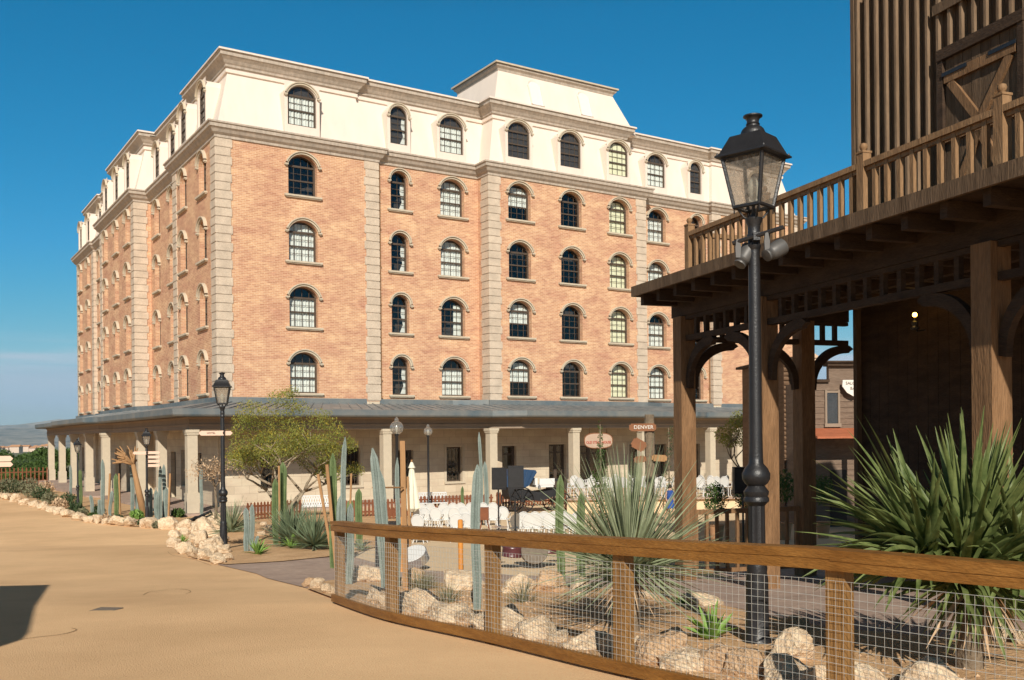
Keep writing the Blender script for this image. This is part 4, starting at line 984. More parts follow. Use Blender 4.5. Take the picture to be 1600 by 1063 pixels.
def rosette(mb, c, n, L, w, r, emin=-20, emax=88, droop=.3, vary=.2, core=.04, fold=.25, nseg=6, bias=1.0, azr=None):
    for i in range(n):
        az = r.uniform(0, 2 * math.pi) if not azr else r.uniform(*azr); t = r.random() ** bias; el = R(emin + (emax - emin) * t)
        d = Vector((math.cos(az) * math.cos(el), math.sin(az) * math.cos(el), math.sin(el)))
        l = L * (1 + r.uniform(-vary, vary)) * (.82 + .18 * math.sin(el)); b = Vector(c) + Vector((d.x * core, d.y * core, r.uniform(-core, core)))
        leaf(mb, b, d, l, w * r.uniform(.8, 1.15), droop * r.uniform(.4, 1.4) * max(.15, math.cos(el)), nseg, fold, r.uniform(-.9, .9))
def spiky(name, label, px, Y, cz, n, L, w, m, seed, group=None, trunk=True, **k):
    b = on(px, Y); r = thing(name, label, 'plant', b, 0, group); rr = random.Random(seed)
    z = cz - b.z if cz is not None else .12
    a = MB(); rosette(a, (0, 0, z), n, L, w, rr, **k); a.build('leaves', m, r, 'all')
    if trunk:
        a = MB(); a.tube([(0, 0, -.05), (0.01, 0, z * .5), (0, 0, z + .03)], [.1, .09, .07], 10); a.build('stem', M['bark'], r)
    return r
ag = spiky('silver_dasylirion', 'large silver-green spiky plant with thin straight leaves behind the fence', 981, 9.5, at(981, 888, 9.5).z, 450, 1.09, .024, M['silver'], 1, emin=-38, emax=86, droop=.12, core=.08, nseg=5, bias=.8)
yu = spiky('green_yucca', 'big broad-leaved green yucca behind the fence at the right', 1512, 7.4, at(1512, 876, 7.4).z, 170, .93, .07, M['yucca'], 4, emin=-8, emax=84, droop=.5, core=.09, nseg=8, fold=.35, bias=.8, vary=.28)
for (px_, py_, sd_, n_, L_, rng) in ((1595, 880, 21, 90, .9, None), (1450, 868, 22, 120, .92, (R(95), R(265))), (1500, 905, 23, 70, .9, (R(120), R(330)))):
    rr = random.Random(sd_); a = MB(); hp = at(px_, py_, 7.35) - Vector(yu.location); rosette(a, tuple(hp), n_, L_, .07, rr, emin=-20, emax=70, droop=.55, nseg=8, fold=.35, core=.1, vary=.3, azr=rng); a.build('leaf_head', M['yucca'], yu, 'all')
a = MB(); rosette(a, (.05, 0, at(1512, 880, 7.4).z - T(7.4) - .1), 60, .85, .05, rr, emin=-75, emax=-15, droop=.9, nseg=7, fold=.3); a.build('drooping_leaves', M['yucca'], yu, 'all')
a = MB(); rosette(a, (.05, 0, at(1512, 880, 7.4).z - T(7.4) - .15), 46, .8, .035, rr, emin=-80, emax=-20, droop=.8, nseg=6); a.build('dead_leaves', M['dryleaf'], yu, 'all')
a = MB(); rosette(a, (0, 0, at(981, 890, 9.5).z - T(9.5) - .1), 40, .6, .02, rr, emin=-70, emax=-25, droop=.4, nseg=5); a.build('dead_leaves', M['dryleaf'], ag, 'all')
spiky('blue_yucca', 'bushy blue-green yucca in the island bed, taller and left of its neighbour', 458, 27.5, None, 260, 1.15, .05, M['yuccab'], 5, 'blue-green yuccas in the island bed', trunk=False, emin=-5, emax=86, droop=.12, nseg=4)
spiky('blue_yucca', 'darker blue-green yucca in the island bed close to the leaning stakes', 489, 25.4, None, 200, .95, .05, M['yuccab'], 6, 'blue-green yuccas in the island bed', trunk=False, emin=-5, emax=86, droop=.12, nseg=4)
spiky('grey_spiky_shrub', 'pale spiky plant behind the road-corner lamp', 360, 29, -2.75, 190, .95, .035, M['silver'], 7, trunk=False, emin=-5, emax=80, droop=.3, nseg=4)
for i, (px, py, L, m, lab) in enumerate(((1112, 1003, .33, 'agave', 'bright green young agave on the soil left of the near lamp'), (1065, 948, .16, 'agave', 'tiny light green agave behind the silver plant'), (455, 858, .32, 'agave', 'small star-shaped agave on orange soil in the island bed'), (432, 842, .3, 'yuccab', 'dark small agave behind the star-shaped one'), (402, 868, .35, 'agave', 'green rosette at the foot of the corner lamp rocks'), (565, 862, .26, 'yuccab', 'small grey-green rosette beyond the fence end'), (556, 908, .25, 'yuccab', 'green tuft beside the leftmost back boulder'), (655, 925, .28, 'shrub', 'dry grass tuft on the soil inside the fence'), (818, 945, .25, 'shrub', 'sparse weed near the tall ribbed cactus'), (668, 922, .22, 'shrub', 'small dry tuft right of the grass tuft'), (285, 850, .22, 'agave', 'little succulent among the corner rocks'), (700, 945, .2, 'shrub', 'low dry weed inside the fence'))):
    g_ = gp(px, py); r = random.Random(60 + i); a = MB(); dry = m == 'shrub'
    rosette(a, (0, 0, .03), 26 if not dry else 130, L * (1 if g_.y < 15 else 1.2), .045 * L / .33 * 1.4 if not dry else .008, r, emin=10 if not dry else 20, emax=80, droop=.35, core=.02 if not dry else .1, nseg=5, fold=.5)
    o = a.build('small_agave' if not dry else 'dry_tuft', M[m], None, 'all', loc=g_); tag(o, lab, 'plant', 'small plants on the soil')
def cactus(px, Y, ztop, wpx, m, label, lean=0, stems=None, group='columnar cacti', base=None):
    b = on(px, Y) if base is None else base; r = random.Random(int(px)); a = MB()
    H = at(px, ztop, Y).z - b.z; rad = wpx / FPX * Y / 2
    for dx, dy, hh, rr_, ln in (stems or [(0, 0, 1, 1, 0)]):
        n = 14; h = H * hh; pts = []; rd = []
        for i in range(n + 1):
            t = i / n; pts.append((dx + (lean + ln) * t * t * h + .012 * math.sin(t * 7 + px), dy, h * t)); rd.append(rad * rr_ * (.78 + .22 * min(1, t * 4)) * (1 if t < .86 else math.sqrt(max(.02, 1 - ((t - .86) / .14) ** 2))))
        a.tube(pts, rd, 22, star=.3)
    o = a.build('columnar_cactus', M[m], None, True, loc=b); return tag(o, label, 'cactus', group)
cactus(387, 25, 788, 9, 'cblue', 'short blue-grey double cactus in front of the island bed', stems=[(-.05, 0, .93, 1, 0), (.08, .02, 1, .8, .02), (.16, -.1, .35, .6, .3)])
cactus(533, 15.5, 683, 11, 'cblue', 'tall pale blue tapering cactus just past the left end of the fence', .03, stems=[(0, 0, 1, .75, 0), (-.05, .12, .62, 1.3, 0), (.08, .2, .55, 1.1, 0)])
cactus(598, 13.4, 700, 14, 'cblue', 'tall thick leaning blue cactus tied to a stake behind the fence', -.075, stems=[(0, 0, 1, 1, 0), (.07, .05, .85, .7, 0)])
cactus(621, 15, 715, 7, 'cblue', 'slim pale blue cactus between the leaning cactus and the orange stake', 0)
cactus(742, 11.3, 726, 15, 'cblue', 'grey ribbed cactus standing in the middle of the fenced bed', .01)
cactus(752, 36.5, 675, 5, 'cblue', 'slender pale cactus beside the pillar, leaning left', -.02, stems=[(0, 0, 1, 1, 0), (.18, .1, .68, 1.4, 0)])
cactus(553, 27, 764, 11, 'cgreen', 'green twin-armed cactus before the picket fence', 0, stems=[(.12, 0, 1, 1, 0), (-.12, 0, .82, 1, 0)])
cactus(519, 20, 708, 11, 'cgreen', 'tall dark green cactus tied to stakes at the edge of the island bed', .01)
cactus(441, 28.5, 722, 11, 'cgreen', 'green cactus column against the trunk of the big tree', 0, stems=[(0, 0, 1, 1.2, 0), (-.25, .1, .8, .9, 0)])
cactus(874, 14, 742, 13, 'cgreen', 'stout green cactus left of the silver plant', 0)
cactus(906, 13.5, 770, 13, 'cgreen', 'green cactus half hidden in the silver plant leaves', 0)
cactus(722, 36, 760, 5, 'cgreen', 'small green cactus by the picket fence', 0)
cactus(314, 40, 730, 5, 'cblue', 'slim pale cactus under the front corner of the verandah', 0)
for i, (px, Y, zt, w, st, m) in enumerate(((160, 42, 718, 6, [(0, 0, 1, 1, 0), (-.45, 0, .38, .9, -.1), (.3, 0, .45, .9, .1), (-.2, .1, .3, .9, 0)], 'cblue'), (181, 41, 740, 7, None, 'cgreen'), (206, 42, 717, 6, [(0, 0, 1, 1, 0), (.25, 0, .5, .9, .1), (.12, .2, .4, .9, 0)], 'cblue'), (246, 40, 728, 6, [(0.1, 0, 1, .9, 0), (-.3, 0, .6, 1, 0), (-.12, .1, .55, 1, 0), (.3, .1, .6, 1, 0), (-.5, .1, .55, .8, 0), (.02, -.1, .5, 1, 0)], 'cblue'), (110, 50, 727, 4, None, 'cblue'), (125, 48, 734, 6, None, 'cgreen'), (256, 41, 726, 6, None, 'cblue'))):
    cactus(px, Y, zt, w, m, '%s of the column cacti along the left side of the hotel' % ['third from the left', 'green fourth', 'fifth', 'many-stemmed sixth', 'leftmost slim', 'green second', 'rightmost'][i], 0, st, 'cacti along the left side of the hotel')
def stake(p0, p1, w, label, m='stake'):
    p0 = Vector(p0); a = MB(); a.bar((0, 0, 0), Vector(p1) - p0, w, w); o = a.build('wooden_stake', M[m], None, loc=p0); return tag(o, label, 'stake', 'wooden stakes propping the cacti')
def stake_px(x0, y0, x1, y1, Y, w, label, m='stake'):
    g_ = gp(x0, y0) if y0 else on(x0, Y); Y = g_.y; stake(g_ - Vector((0, 0, .05)), at(x1, y1, Y), w, label, m)
stake_px(632, None, 629, 689, 14.2, .075, 'thick upright stake beside the leaning blue cactus')
stake_px(520, 872, 497, 741, 20, .06, 'left leaning stake at the island bed edge')
stake_px(524, None, 511, 726, 19.5, .06, 'taller leaning stake next to the dark green cactus')
stake_px(543, None, 549, 740, 22, .04, 'thin stake between cacti beyond the fence end')
stake_px(640, None, 637, 745, 22, .05, 'short thin stake beside the closed parasol')
stake_px(436, None, 436, 728, 28, .05, 'thin stake standing against the big tree trunk')
stake_px(168, None, 172, 740, 42, .07, 'stake right of the many-armed cactus by the hotel')
stake_px(187, None, 186, 740, 42, .06, 'second stake by the green cactus near the hotel')
stake_px(262, None, 266, 740, 40, .07, 'leaning stake at the right of the hotel-side cacti')
a = MB(); b = at(582, 762, 13.4); e = at(630, 762, 14.1); a.tube([(0, 0, 0), e - b], .012, 6); o = a.build('tie_bar', M['stake'], None, loc=b); tag(o, 'horizontal tie bar joining the leaning cactus to the thick stake', 'tie bar')
for i, (px, y0, y1, Y) in enumerate(((720, 897, 812, 16.5), (625, None, 808, 19))):
    g_ = gp(px, y0) if y0 else on(px, Y); t_ = at(px, y1, g_.y).z - g_.z; a = MB(); a.tube([(0, 0, -.05), (0, 0, t_ - .02), (0, 0, t_)], [.05, .05, .035], 12); o = a.build('round_post', M['opost'], None, True, loc=g_); tag(o, ['orange round post standing alone on the plaza edge', 'orange round post hidden behind the leaning cactus'][i], 'post', 'orange round posts')

# trees
def foliage(mb, r, c, rad, n, sz, flat=1.0):
    for i in range(n):
        d = Vector((r.gauss(0, 1), r.gauss(0, 1), r.gauss(0, 1))).normalized() * (r.random() ** .45); p = Vector(c) + Vector((d.x * rad[0], d.y * rad[1], d.z * rad[2]))
        a = Vector((r.gauss(0, 1), r.gauss(0, 1), r.gauss(0, .7))).normalized(); b = a.orthogonal().normalized(); b = (Matrix.Rotation(r.uniform(0, 6.28), 3, a) @ b); s = sz * r.uniform(.6, 1.4)
        mb.add([p - b * s, p + a * s * .35, p + b * s, p - a * s * .35], [(0, 1, 2, 3)])
def tree(name, label, b, crown, trunk, m, seed, cat='tree', group=None, leafn=60, leafs=.08, m2=None, frac2=.12, trunkm='bark'):
    """crown: list of (x,y,z,rx,ry,rz) clumps; trunk: list of polylines with radii"""
    r = random.Random(seed); t = thing(name, label, cat, b, 0, group); a = MB()
    for pts, rd in trunk: a.tube(pts, rd, 7)
    a.build('trunk', M[trunkm], t, 'all')
    c1 = MB(); c2 = MB()
    for cx, cy2, cz, rx, ry, rz in crown:
        vol = max(1, leafn * (rx * ry * rz) ** .6 / .35); n = int(vol)
        foliage(c1, r, (cx, cy2, cz), (rx, ry, rz), n, leafs)
        if m2: foliage(c2, r, (cx, cy2, cz + .1), (rx, ry, rz), int(n * frac2), leafs * .8)
    c1.build('crown', M[m], t)
    if m2: c2.build('blossom', M[m2], t)
    return t
def branchy(r, base, h, spread, n, r0, up=.6):
    out = []; tips = []
    def grow(p, d, L, rad, depth):
        pts = [p]; q = p.copy(); dd = d.copy()
        for i in range(4):
            dd = (dd + Vector((r.uniform(-.25, .25), r.uniform(-.25, .25), r.uniform(-.12, .2)))).normalized(); q = q + dd * L / 4; pts.append(q.copy())
        out.append(([tuple(x) for x in pts], [rad * (1 - .12 * i) for i in range(5)])); 
        if depth <= 0: tips.append(q); return
        if depth == 1: tips.append(q)
        for k in range(r.choice((2, 3))):
            an = r.uniform(0, 6.28); nd = (dd * up + Vector((math.cos(an), math.sin(an), r.uniform(-.1, .5))) * spread).normalized(); grow(q, nd, L * r.uniform(.62, .85), rad * .62, depth - 1)
    for k in range(n):
        an = 6.28 * k / n + r.uniform(-.4, .4); grow(Vector(base), Vector((math.cos(an) * spread, math.sin(an) * spread, 1)).normalized(), h, r0, 3)
    return out, tips
r = random.Random(33)
bt = on(440, 30.5)
br, tips = branchy(r, (0, 0, .75), 1.15, .85, 5, .075)
tr0 = [([(0, 0, -.1), (0, .0, .4), (0.02, 0, .85)], [.17, .13, .11])] + br
crown = []
def cpx(px, py, rx, rz): q = at(px, py, 30.5) - bt; return (q.x, r.uniform(-.9, .9), q.z, rx, .8, rz)
for px, py, rx, rz in ((385, 660, .5, .35), (400, 640, .5, .3), (372, 680, .35, .3), (380, 705, .5, .4), (395, 725, .35, .25), (420, 690, .5, .35), (430, 650, .6, .4), (450, 625, .5, .3), (470, 640, .45, .3), (440, 670, .55, .4), (470, 670, .55, .4), (495, 655, .5, .35), (515, 668, .45, .3), (500, 690, .5, .3), (530, 680, .35, .25), (540, 700, .35, .2), (520, 700, .4, .25), (460, 615, .3, .2), (405, 670, .5, .35), (485, 705, .35, .2), (450, 700, .4, .3), (375, 655, .35, .25), (545, 690, .2, .15)): crown.append(cpx(px, py, rx, rz))
for tp in tips:
    if tp.z < 3.3 and r.random() < .5: crown.append((tp.x, tp.y, tp.z + .1, .35, .35, .22))
tree('palo_verde_tree', 'airy olive-green tree with yellow blossom and twisted branches before the hotel', bt, crown, tr0, 'leafa', 5, leafn=600, leafs=.034, m2='leafy', frac2=.2, trunkm='palebark')
# dry drooping tree left of the corner lamp
r = random.Random(8); bt = on(335, 34); br, tips = branchy(r, (0, 0, 1.6), .6, .9, 4, .03, .3)
tree('dry_tree', 'small bare pinkish-brown tree behind the road-corner lamp', bt, [(t.x, t.y, t.z - .2, .25, .25, .35) for t in tips], [([(0, 0, 0), (.05, 0, 1.0), (0, 0, 1.7)], [.06, .05, .04])] + br, 'dryleaf', 3, leafn=34, leafs=.045)
r = random.Random(18); bt = on(222, 41); q1 = at(208, 726, 41) - bt; q2 = at(190, 712, 41) - bt
brs = [([(0.1, 0, 0), ((q1.x) * .4, 0, q1.z * .5), tuple(q1)], [.17, .13, .09])]
for k in range(12):
    e = Vector(q1) + Vector((r.uniform(-.85, .15), r.uniform(-.4, .4), r.uniform(-.05, .75))); mid = (Vector(q1) + e) / 2 + Vector((0, 0, .08)); brs.append(([tuple(q1), tuple(mid), tuple(e)], [.06, .045, .03])); 
    for j in range(2): brs.append(([tuple(mid), tuple(mid + (e - mid) * .7 + Vector((r.uniform(-.2, .2), 0, r.uniform(0, .25))))], [.035, .022]))
a = MB()
for pts, rd in brs: a.tube(pts, rd, 7)
o = a.build('bare_succulent_tree', M['stake'], None, 'all', loc=bt); tag(o, 'leaning bare-branched brown succulent among the hotel-side cacti', 'tree')
# tree right of the plaza
r = random.Random(28); bt = on(1162, 44); br, tips = branchy(r, (0, 0, 1.4), 1.0, .6, 4, .05)
cr = [((at(px, py, 44) - bt).x, r.uniform(-.8, .8), (at(px, py, 44) - bt).z, rx, .8, rz) for px, py, rx, rz in ((1140, 680, .6, .5), (1155, 665, .6, .5), (1165, 655, .6, .5), (1180, 665, .6, .5), (1145, 690, .5, .3), (1218, 675, .5, .6), (1225, 655, .4, .4), (1222, 695, .4, .5), (1160, 690, .4, .3))]
tree('plaza_tree', 'loose green tree on the plaza glimpsed behind the near lamp', bt, cr, [([(0, 0, 0), (0, 0, 1.5)], [.08, .06])] + br, 'leafa', 6, leafn=420, leafs=.06, m2='leafy', frac2=.05)
bt = on(938, 30); cr = [(0, 0, .5 + k * .33, .48 - k * .045, .48 - k * .045, .3) for k in range(10)]
tree('narrow_conifer', 'narrow pointed grey-green shrub in front of the hanging sign', bt, cr, [([(0, 0, 0), (0, 0, 3.6)], [.05, .02])], 'leafg', 7, leafn=520, leafs=.045)
bt = on(1045, 40); cr = [(.1 * math.sin(k), 0, .3 + k * .35, .2, .2, .28) for k in range(10)]
tree('climbing_vine', 'dark climbing plant on a pole left of the porch post', bt, cr, [([(0, 0, 0), (0, 0, 3.6)], [.04, .02])], 'leafd', 9, leafn=200, leafs=.05)
# potted shrubs by the speaker
for i, (px, py, lab) in enumerate(((1118, 800, 'green shrub in a brown pot left of the big black loudspeaker'), (1163, 790, 'yellow-green shrub right of the big black loudspeaker'), (1225, 780, 'green hedge clump between the porch posts'), (1285, 785, 'green hedge clump under the far terrace chairs'))):
    b = on(px, 27 + i); r = random.Random(i); t = thing('potted_shrub', lab, 'shrub', b); z = at(px, py - 20, b.y).z - b.z
    a = MB(); a.lathe([(.16, 0), (.22, .5), (.25, .52), (.2, .53)], 12); a.build('pot', M['gravel'], t, True)
    a = MB(); foliage(a, r, (0, 0, max(.8, z)), (.35, .35, .5), 900, .05); a.build('foliage', M['leafg'], t)
# green belt behind on the far left
gl = random.Random(77)
specs = [(-20, 110, 716), (5, 95, 712), (22, 100, 706), (38, 92, 708), (50, 105, 704), (62, 95, 702), (-40, 100, 705), (75, 100, 702), (-75, 105, 700), (28, 84, 722), (48, 82, 724), (8, 84, 726), (66, 82, 722), (90, 95, 704)]
specs.sort()
for i, (px, Y, top) in enumerate(specs):
    b = on(px, Y); H = at(px, top, Y).z - b.z; t = []
    for k in range(6): t.append((gl.uniform(-1.4, 1.4), gl.uniform(-1, 1), H * gl.uniform(.35, .85), gl.uniform(.9, 1.5), 1.2, gl.uniform(.6, .9) * H / 3))
    tree('broadleaf_tree', '%s of the green trees beyond the hotel at left' % ordw(i, len(specs)), b, t, [([(0, 0, 0), (0, 0, H * .6)], [.18, .1])], 'leafg' if i % 3 else 'leafd', 100 + i, 'tree', 'green trees beyond the hotel', leafn=190, leafs=.17)
# scrub along the left bed
ls = [(8, 757, .9, 'shrub'), (22, 762, .8, 'leafd'), (30, 768, .8, 'shrub'), (45, 772, .8, 'shrub'), (58, 775, .7, 'leafd'), (40, 755, .9, 'shrub'), (70, 782, .6, 'shrub'), (0, 765, .8, 'leafd'), (85, 790, .5, 'dryleaf'), (65, 745, .7, 'dryleaf'), (98, 785, .6, 'leafd'), (-20, 760, .9, 'shrub'), (110, 795, .4, 'leafd'), (145, 798, .35, 'leafd'), (205, 806, .35, 'agave'), (270, 803, .35, 'leafg'), (120, 800, .3, 'shrub'), (135, 806, .25, 'leafg'), (155, 812, .3, 'dryleaf'), (175, 812, .28, 'leafd'), (192, 815, .25, 'shrub'), (215, 817, .28, 'leafd'), (235, 820, .22, 'shrub'), (285, 818, .25, 'leafd')]
ls.sort()
for i, (px, py, s, m) in enumerate(ls):
    g_ = gp(px, max(py, 772) + 8 * (py > 770)); r = random.Random(200 + i); t = thing('low_shrub', '%s of the low shrubs in the far left bed' % ordw(i, len(ls)) if i not in (20, 21) else 'low shrub in the far left bed, %s the bright green rosette' % ('just left of' if i == 20 else 'just right of'), 'shrub', g_ + Vector((0, .6, 0)), 0, 'low shrubs in the left bed')
    a = MB(); foliage(a, r, (0, 0, s * .55), (s * .8, s * .7, s * .6), 500, .08); a.build('foliage', M[m], t)
    a = MB()
    for k in range(6): a.tube([(0, 0, 0), (r.uniform(-.4, .4) * s, r.uniform(-.3, .3) * s, s * r.uniform(.7, 1.2))], [.02, .008], 5)
    a.build('stems', M['bark'], t)
# left bed ground
sheet('left_bed', P2([(-80, 770), (0, 778), (60, 793), (130, 815), (200, 823), (290, 828), (312, 822)]) + [(BW(-2.9, -4.1).x, BW(-2.9, -4.1).y), (BW(-3.1, 20).x, BW(-3.1, 20).y), (BW(-3.1, 43).x, BW(-3.1, 43).y), (-60, 90), (-80, 75)], .03, M['soil'])

# ------------------------------------------------------------------ picket fences
def picket(name, label, p0, p1, h=.75, sp=.16):
    p0, p1 = Vector(p0), Vector(p1); t = thing(name, label, 'fence', p0, math.atan2(p1.y - p0.y, p1.x - p0.x), 'low red-brown picket fences'); L = (p1 - p0).xy.length
    a = MB(); k = 0
    while k * sp < L: x = k * sp; a.prism([(x, .05), (x + .09, .05), (x + .09, h - .06), (x + .045, h), (x, h - .06)], lambda p, z, s: (p, s, z), .02); k += 1
    a.build('pickets', M['picket'], t)
    a = MB(); a.box(0, L, .02, .05, h * .25, h * .25 + .07); a.box(0, L, .02, .05, h * .72, h * .72 + .07); a.build('rail', M['picket'], t)
def G(px, Y): return on(px, Y)
picket('picket_fence', 'red-brown picket fence behind the blue-green yuccas', G(385, 39), G(470, 41))
picket('picket_fence', 'red-brown picket fence between the cacti left of the closed parasol', G(520, 40), G(640, 41))
picket('picket_fence', 'red-brown picket fence behind the white chairs and globe lamp', G(650, 42.5), G(770, 43.5))
picket('picket_fence', 'front red-brown picket fence row behind the left chair cluster', G(600, 39), G(770, 40.5), .5)
picket('picket_fence', 'red-brown picket fence behind the carriage', G(775, 45), G(905, 47.5))
picket('picket_fence', 'red-orange picket fence at the far left beyond the scrub', G(-60, 76), G(74, 79), 1.5, .3)
a = MB(); q0, q1 = G(640, 41.6), G(780, 42.6); a.bar((0, 0, .1), (q1 - q0) + Vector((0, 0, .1)), .5, .2); o = a.build('bed_edging', M['gravel'], None, loc=q0); tag(o, 'terracotta coloured bed edging in front of the picket fence', 'edging')

# ------------------------------------------------------------------ garden chairs
def make_chair():
    t = thing('garden_chair', 'white', 'chair', (0, 0, 0), 0, 'white garden chairs on the plaza')
    a = MB(); n = 16; a.tube([(.19 * math.cos(6.283 * k / n), -.21 - .07 * math.sin(6.283 * k / n) * .9 , .66 + .22 * math.sin(6.283 * k / n)) for k in range(n)], .016, 5, closed=True)
    a.prism([(.175 * math.cos(6.283 * k / n), .2 * math.sin(6.283 * k / n)) for k in range(n)], lambda x, z, s: (x, -.215 - .28 * z + s, .66 + z), .008)
    for sx in (-1, 1): a.tube([(sx * .17, -.19, .44), (sx * .12, -.2, .52)], .014, 5)
    a.build('backrest', M['white'], t)
    a = MB(); a.lathe([(.19, .42), (.215, .43), (.215, .455), (.17, .46)], 14); a.build('seat', M['white'], t, True)
    for sx, sy in ((-1, -1), (1, -1), (1, 1), (-1, 1)):
        a = MB(); a.tube([(sx * .13, sy * .13, .43), (sx * .15, sy * .15, .25), (sx * .14, sy * .14, .12), (sx * .18, sy * .18, 0)], [.016, .014, .012, .016], 5); a.build('leg', M['white'], t)
    for sx in (-1, 1): a = MB(); a.tube([(sx * .19, -.2, .64), (sx * .24, -.05, .65), (sx * .23, .1, .63), (sx * .2, .12, .45)], .014, 5); a.build('armrest', M['white'], t)
    return t
ch0 = make_chair(); chused = [False]
def kidmap():
    m = {}
    for q in COL.objects:
        if q.parent: m.setdefault(q.parent.name, []).append(q)
    return m
KM = kidmap()
def chair(x, y, rz, label, group, z=None):
    if not chused[0]: o = ch0; chused[0] = True
    else: o = copy_tree(ch0, None, KM)
    o.location = (x, y, (T(y) if z is None else z) + .01); o.rotation_euler = (0, 0, rz); o['label'] = label; o['group'] = group; return o
cr_ = random.Random(4)
L1 = [(651 + 15 * k, 33 + .25 * (k % 2)) for k in range(10)] + [(659 + 15.5 * k, 35.6) for k in range(8)] + [(655, 29.2), (712, 29.6), (731, 30.3)]
L2 = [(806 + 16.5 * k, 28.4) for k in range(6)] + [(815 + 16.5 * k, 30.6) for k in range(6)]
CL = [('left', 'of the white chairs in the parasol cluster', L1), ('middle', 'of the white chairs in the cluster below the carriage', L2),
      ('centre', 'of the white chairs beyond the silver spiky plant', [(893, 42.5), (910, 42.3), (921, 43), (932, 42.4), (943, 43), (953, 42.5), (962, 43), (970, 44), (978, 42.5), (986, 43.5), (994, 42.6), (1002, 43.4), (1010, 42.5), (1020, 43), (1028, 42), (1036, 43), (1043, 42.4), (895, 45), (916, 45.5), (938, 45), (958, 46), (990, 46)]),
      ('right', 'of the white chairs left of the big loudspeaker', [(1088, 45), (1093, 42), (1100, 44), (1106, 42.3), (1114, 43.5), (1121, 42.5), (1128, 43.5), (1134, 42.3)]),
      ('porch', 'of the white chairs between the porch posts', [(1220, 44), (1228, 45), (1235, 44.5), (1231, 42.5)]),
      ('far right', 'of the white chairs left of the big yucca', [(1277, 43), (1285, 44.5), (1293, 43.5), (1301, 45), (1309, 43), (1316, 44), (1288, 42), (1300, 42)])]
for nm2, lab, pts in CL:
    pts.sort()
    for i, (px, Y) in enumerate(pts):
        b = on(px, Y); chair(b.x, b.y, cr_.uniform(-.3, .3) if nm2 in ('left', 'middle') else cr_.uniform(-1.5, 1.5), '%s %s' % (ordw(i, len(pts)), lab), 'white chairs, %s cluster' % nm2, None if nm2 in ('left', 'middle') else -2.72)
KM = None
tz = -2.72
tm_ = MB(); tp = [at(885, 700, 41.2), at(1345, 700, 41.2), at(1345, 700, 51), at(885, 700, 51)]; tp = [(p.x, p.y) for p in tp]
tm_.prism(tp, lambda x, y, z: (x, y, tz - 1 + z), 1.0); structure(tm_.build('terrace', M['plaza']))
tm_ = MB(); tm_.bar((tp[0][0], tp[0][1] - .02, tz + .02), (tp[1][0], tp[1][1] - .02, tz + .02), .3, .06); structure(tm_.build('terrace_kerb', M['paving']))
# raise the far right terrace a little: low retaining walls with planting
b0, b1 = on(1075, 36), on(1330, 38)
def bench(px, Y, rz, label):
    b = on(px, Y); t = thing('garden_bench', label, 'bench', b, R(rz), 'white lattice garden benches')
    a = MB(); W_ = .62
    a.bar((-W_, 0, .85), (W_, 0, .85), .04, .05); a.bar((-W_, 0, .45), (W_, 0, .45), .04, .05)
    for k in range(13):
        x = -W_ + 2 * W_ * k / 12; a.bar((x, 0, .45), (min(W_, x + .12), 0, .85), .02, .035); a.bar((x, .012, .85), (min(W_, x + .12), .012, .45), .02, .035)
    a.build('backrest', M['white'], t); a = MB(); a.box(-W_, W_, -.45, -.02, .4, .44); a.build('seat', M['white'], t)
    for x in (-W_ + .03, W_ - .03):
        for y in (-.42, -.02): a = MB(); a.box(x - .02, x + .02, y - .02, y + .02, 0, .4); a.build('leg', M['white'], t)
    return t
bench(494, 41.5, 12, 'white lattice bench near the dark green cactus by the hotel wall')
bench(675, 43, 12, 'white bench behind the closed parasol and globe lamp')
# ------------------------------------------------------------------ carriage
b = on(820, 42.2); car = thing('horse_carriage', 'black open horse carriage with folded navy hood and spoked wheels', 'carriage', b, R(18))
def wheel(x, y, rad, nsp):
    a = MB(); n = 24; a.tube([(rad * math.cos(6.283 * k / n), 0, rad * math.sin(6.283 * k / n)) for k in range(n)], .028, 6, closed=True)
    for k in range(nsp): an = 6.283 * k / nsp; a.tube([(0, 0, 0), (rad * math.cos(an), 0, rad * math.sin(an))], .016, 5)
    a.prism([(.08 * math.cos(6.283 * k / 12), .08 * math.sin(6.283 * k / 12)) for k in range(12)], lambda p, z, s: (p, s - .07, z), .14); a.build('wheel', M['iron'], car, loc=(x, y, rad + .02))
for x, rad in ((-.35, .55), (1.45, .42)):
    for y in (-.62, .62): wheel(x, y, rad, 12)
a = MB(); a.prism([(-.9, .75), (-.8, .6), (.2, .55), (.5, .5), (.9, .6), (1.5, .85), (1.6, 1.0), (1.4, 1.05), (.9, .95), (.4, .9), (-.2, 1.05), (-.95, 1.15)], lambda x, z, s: (x, s - .5, z), 1.0); a.build('body', M['black'], car)
a = MB(); a.prism([(-1.0, 1.15), (-.2, 1.1), (.0, 1.2), (.35, 1.75), (.3, 1.85), (-.2, 1.9), (-.7, 1.88), (-1.0, 1.6)], lambda x, z, s: (x, s - .55, z), 1.1)
for k in range(4): a.tube([(-.6 + k * .25, -.57, 1.85 - .02 * k), (-.5 + k * .12, -.57, 1.2)], .015, 5)
a.build('folded_hood', M['blue'], car)
a = MB(); a.box(.35, 1.15, -.45, .45, 1.1, 1.2); a.box(.3, .42, -.45, .45, 1.2, 1.5); a.box(.5, 1.2, -.47, -.43, 1.2, 1.48); a.build('white_seat', M['white'], car)
a = MB(); a.box(1.1, 1.6, -.4, .4, 1.35, 1.45); a.box(1.1, 1.2, -.4, .4, 1.0, 1.35); a.build('box_seat', M['iron'], car)
for x, z in ((-.35, .57), (1.45, .44)): a = MB(); a.tube([(x, -.62, z), (x, .62, z)], .03, 6); a.box(x - .03, x + .03, -.3, .3, z, z + .15); a.build('axle', M['iron'], car)
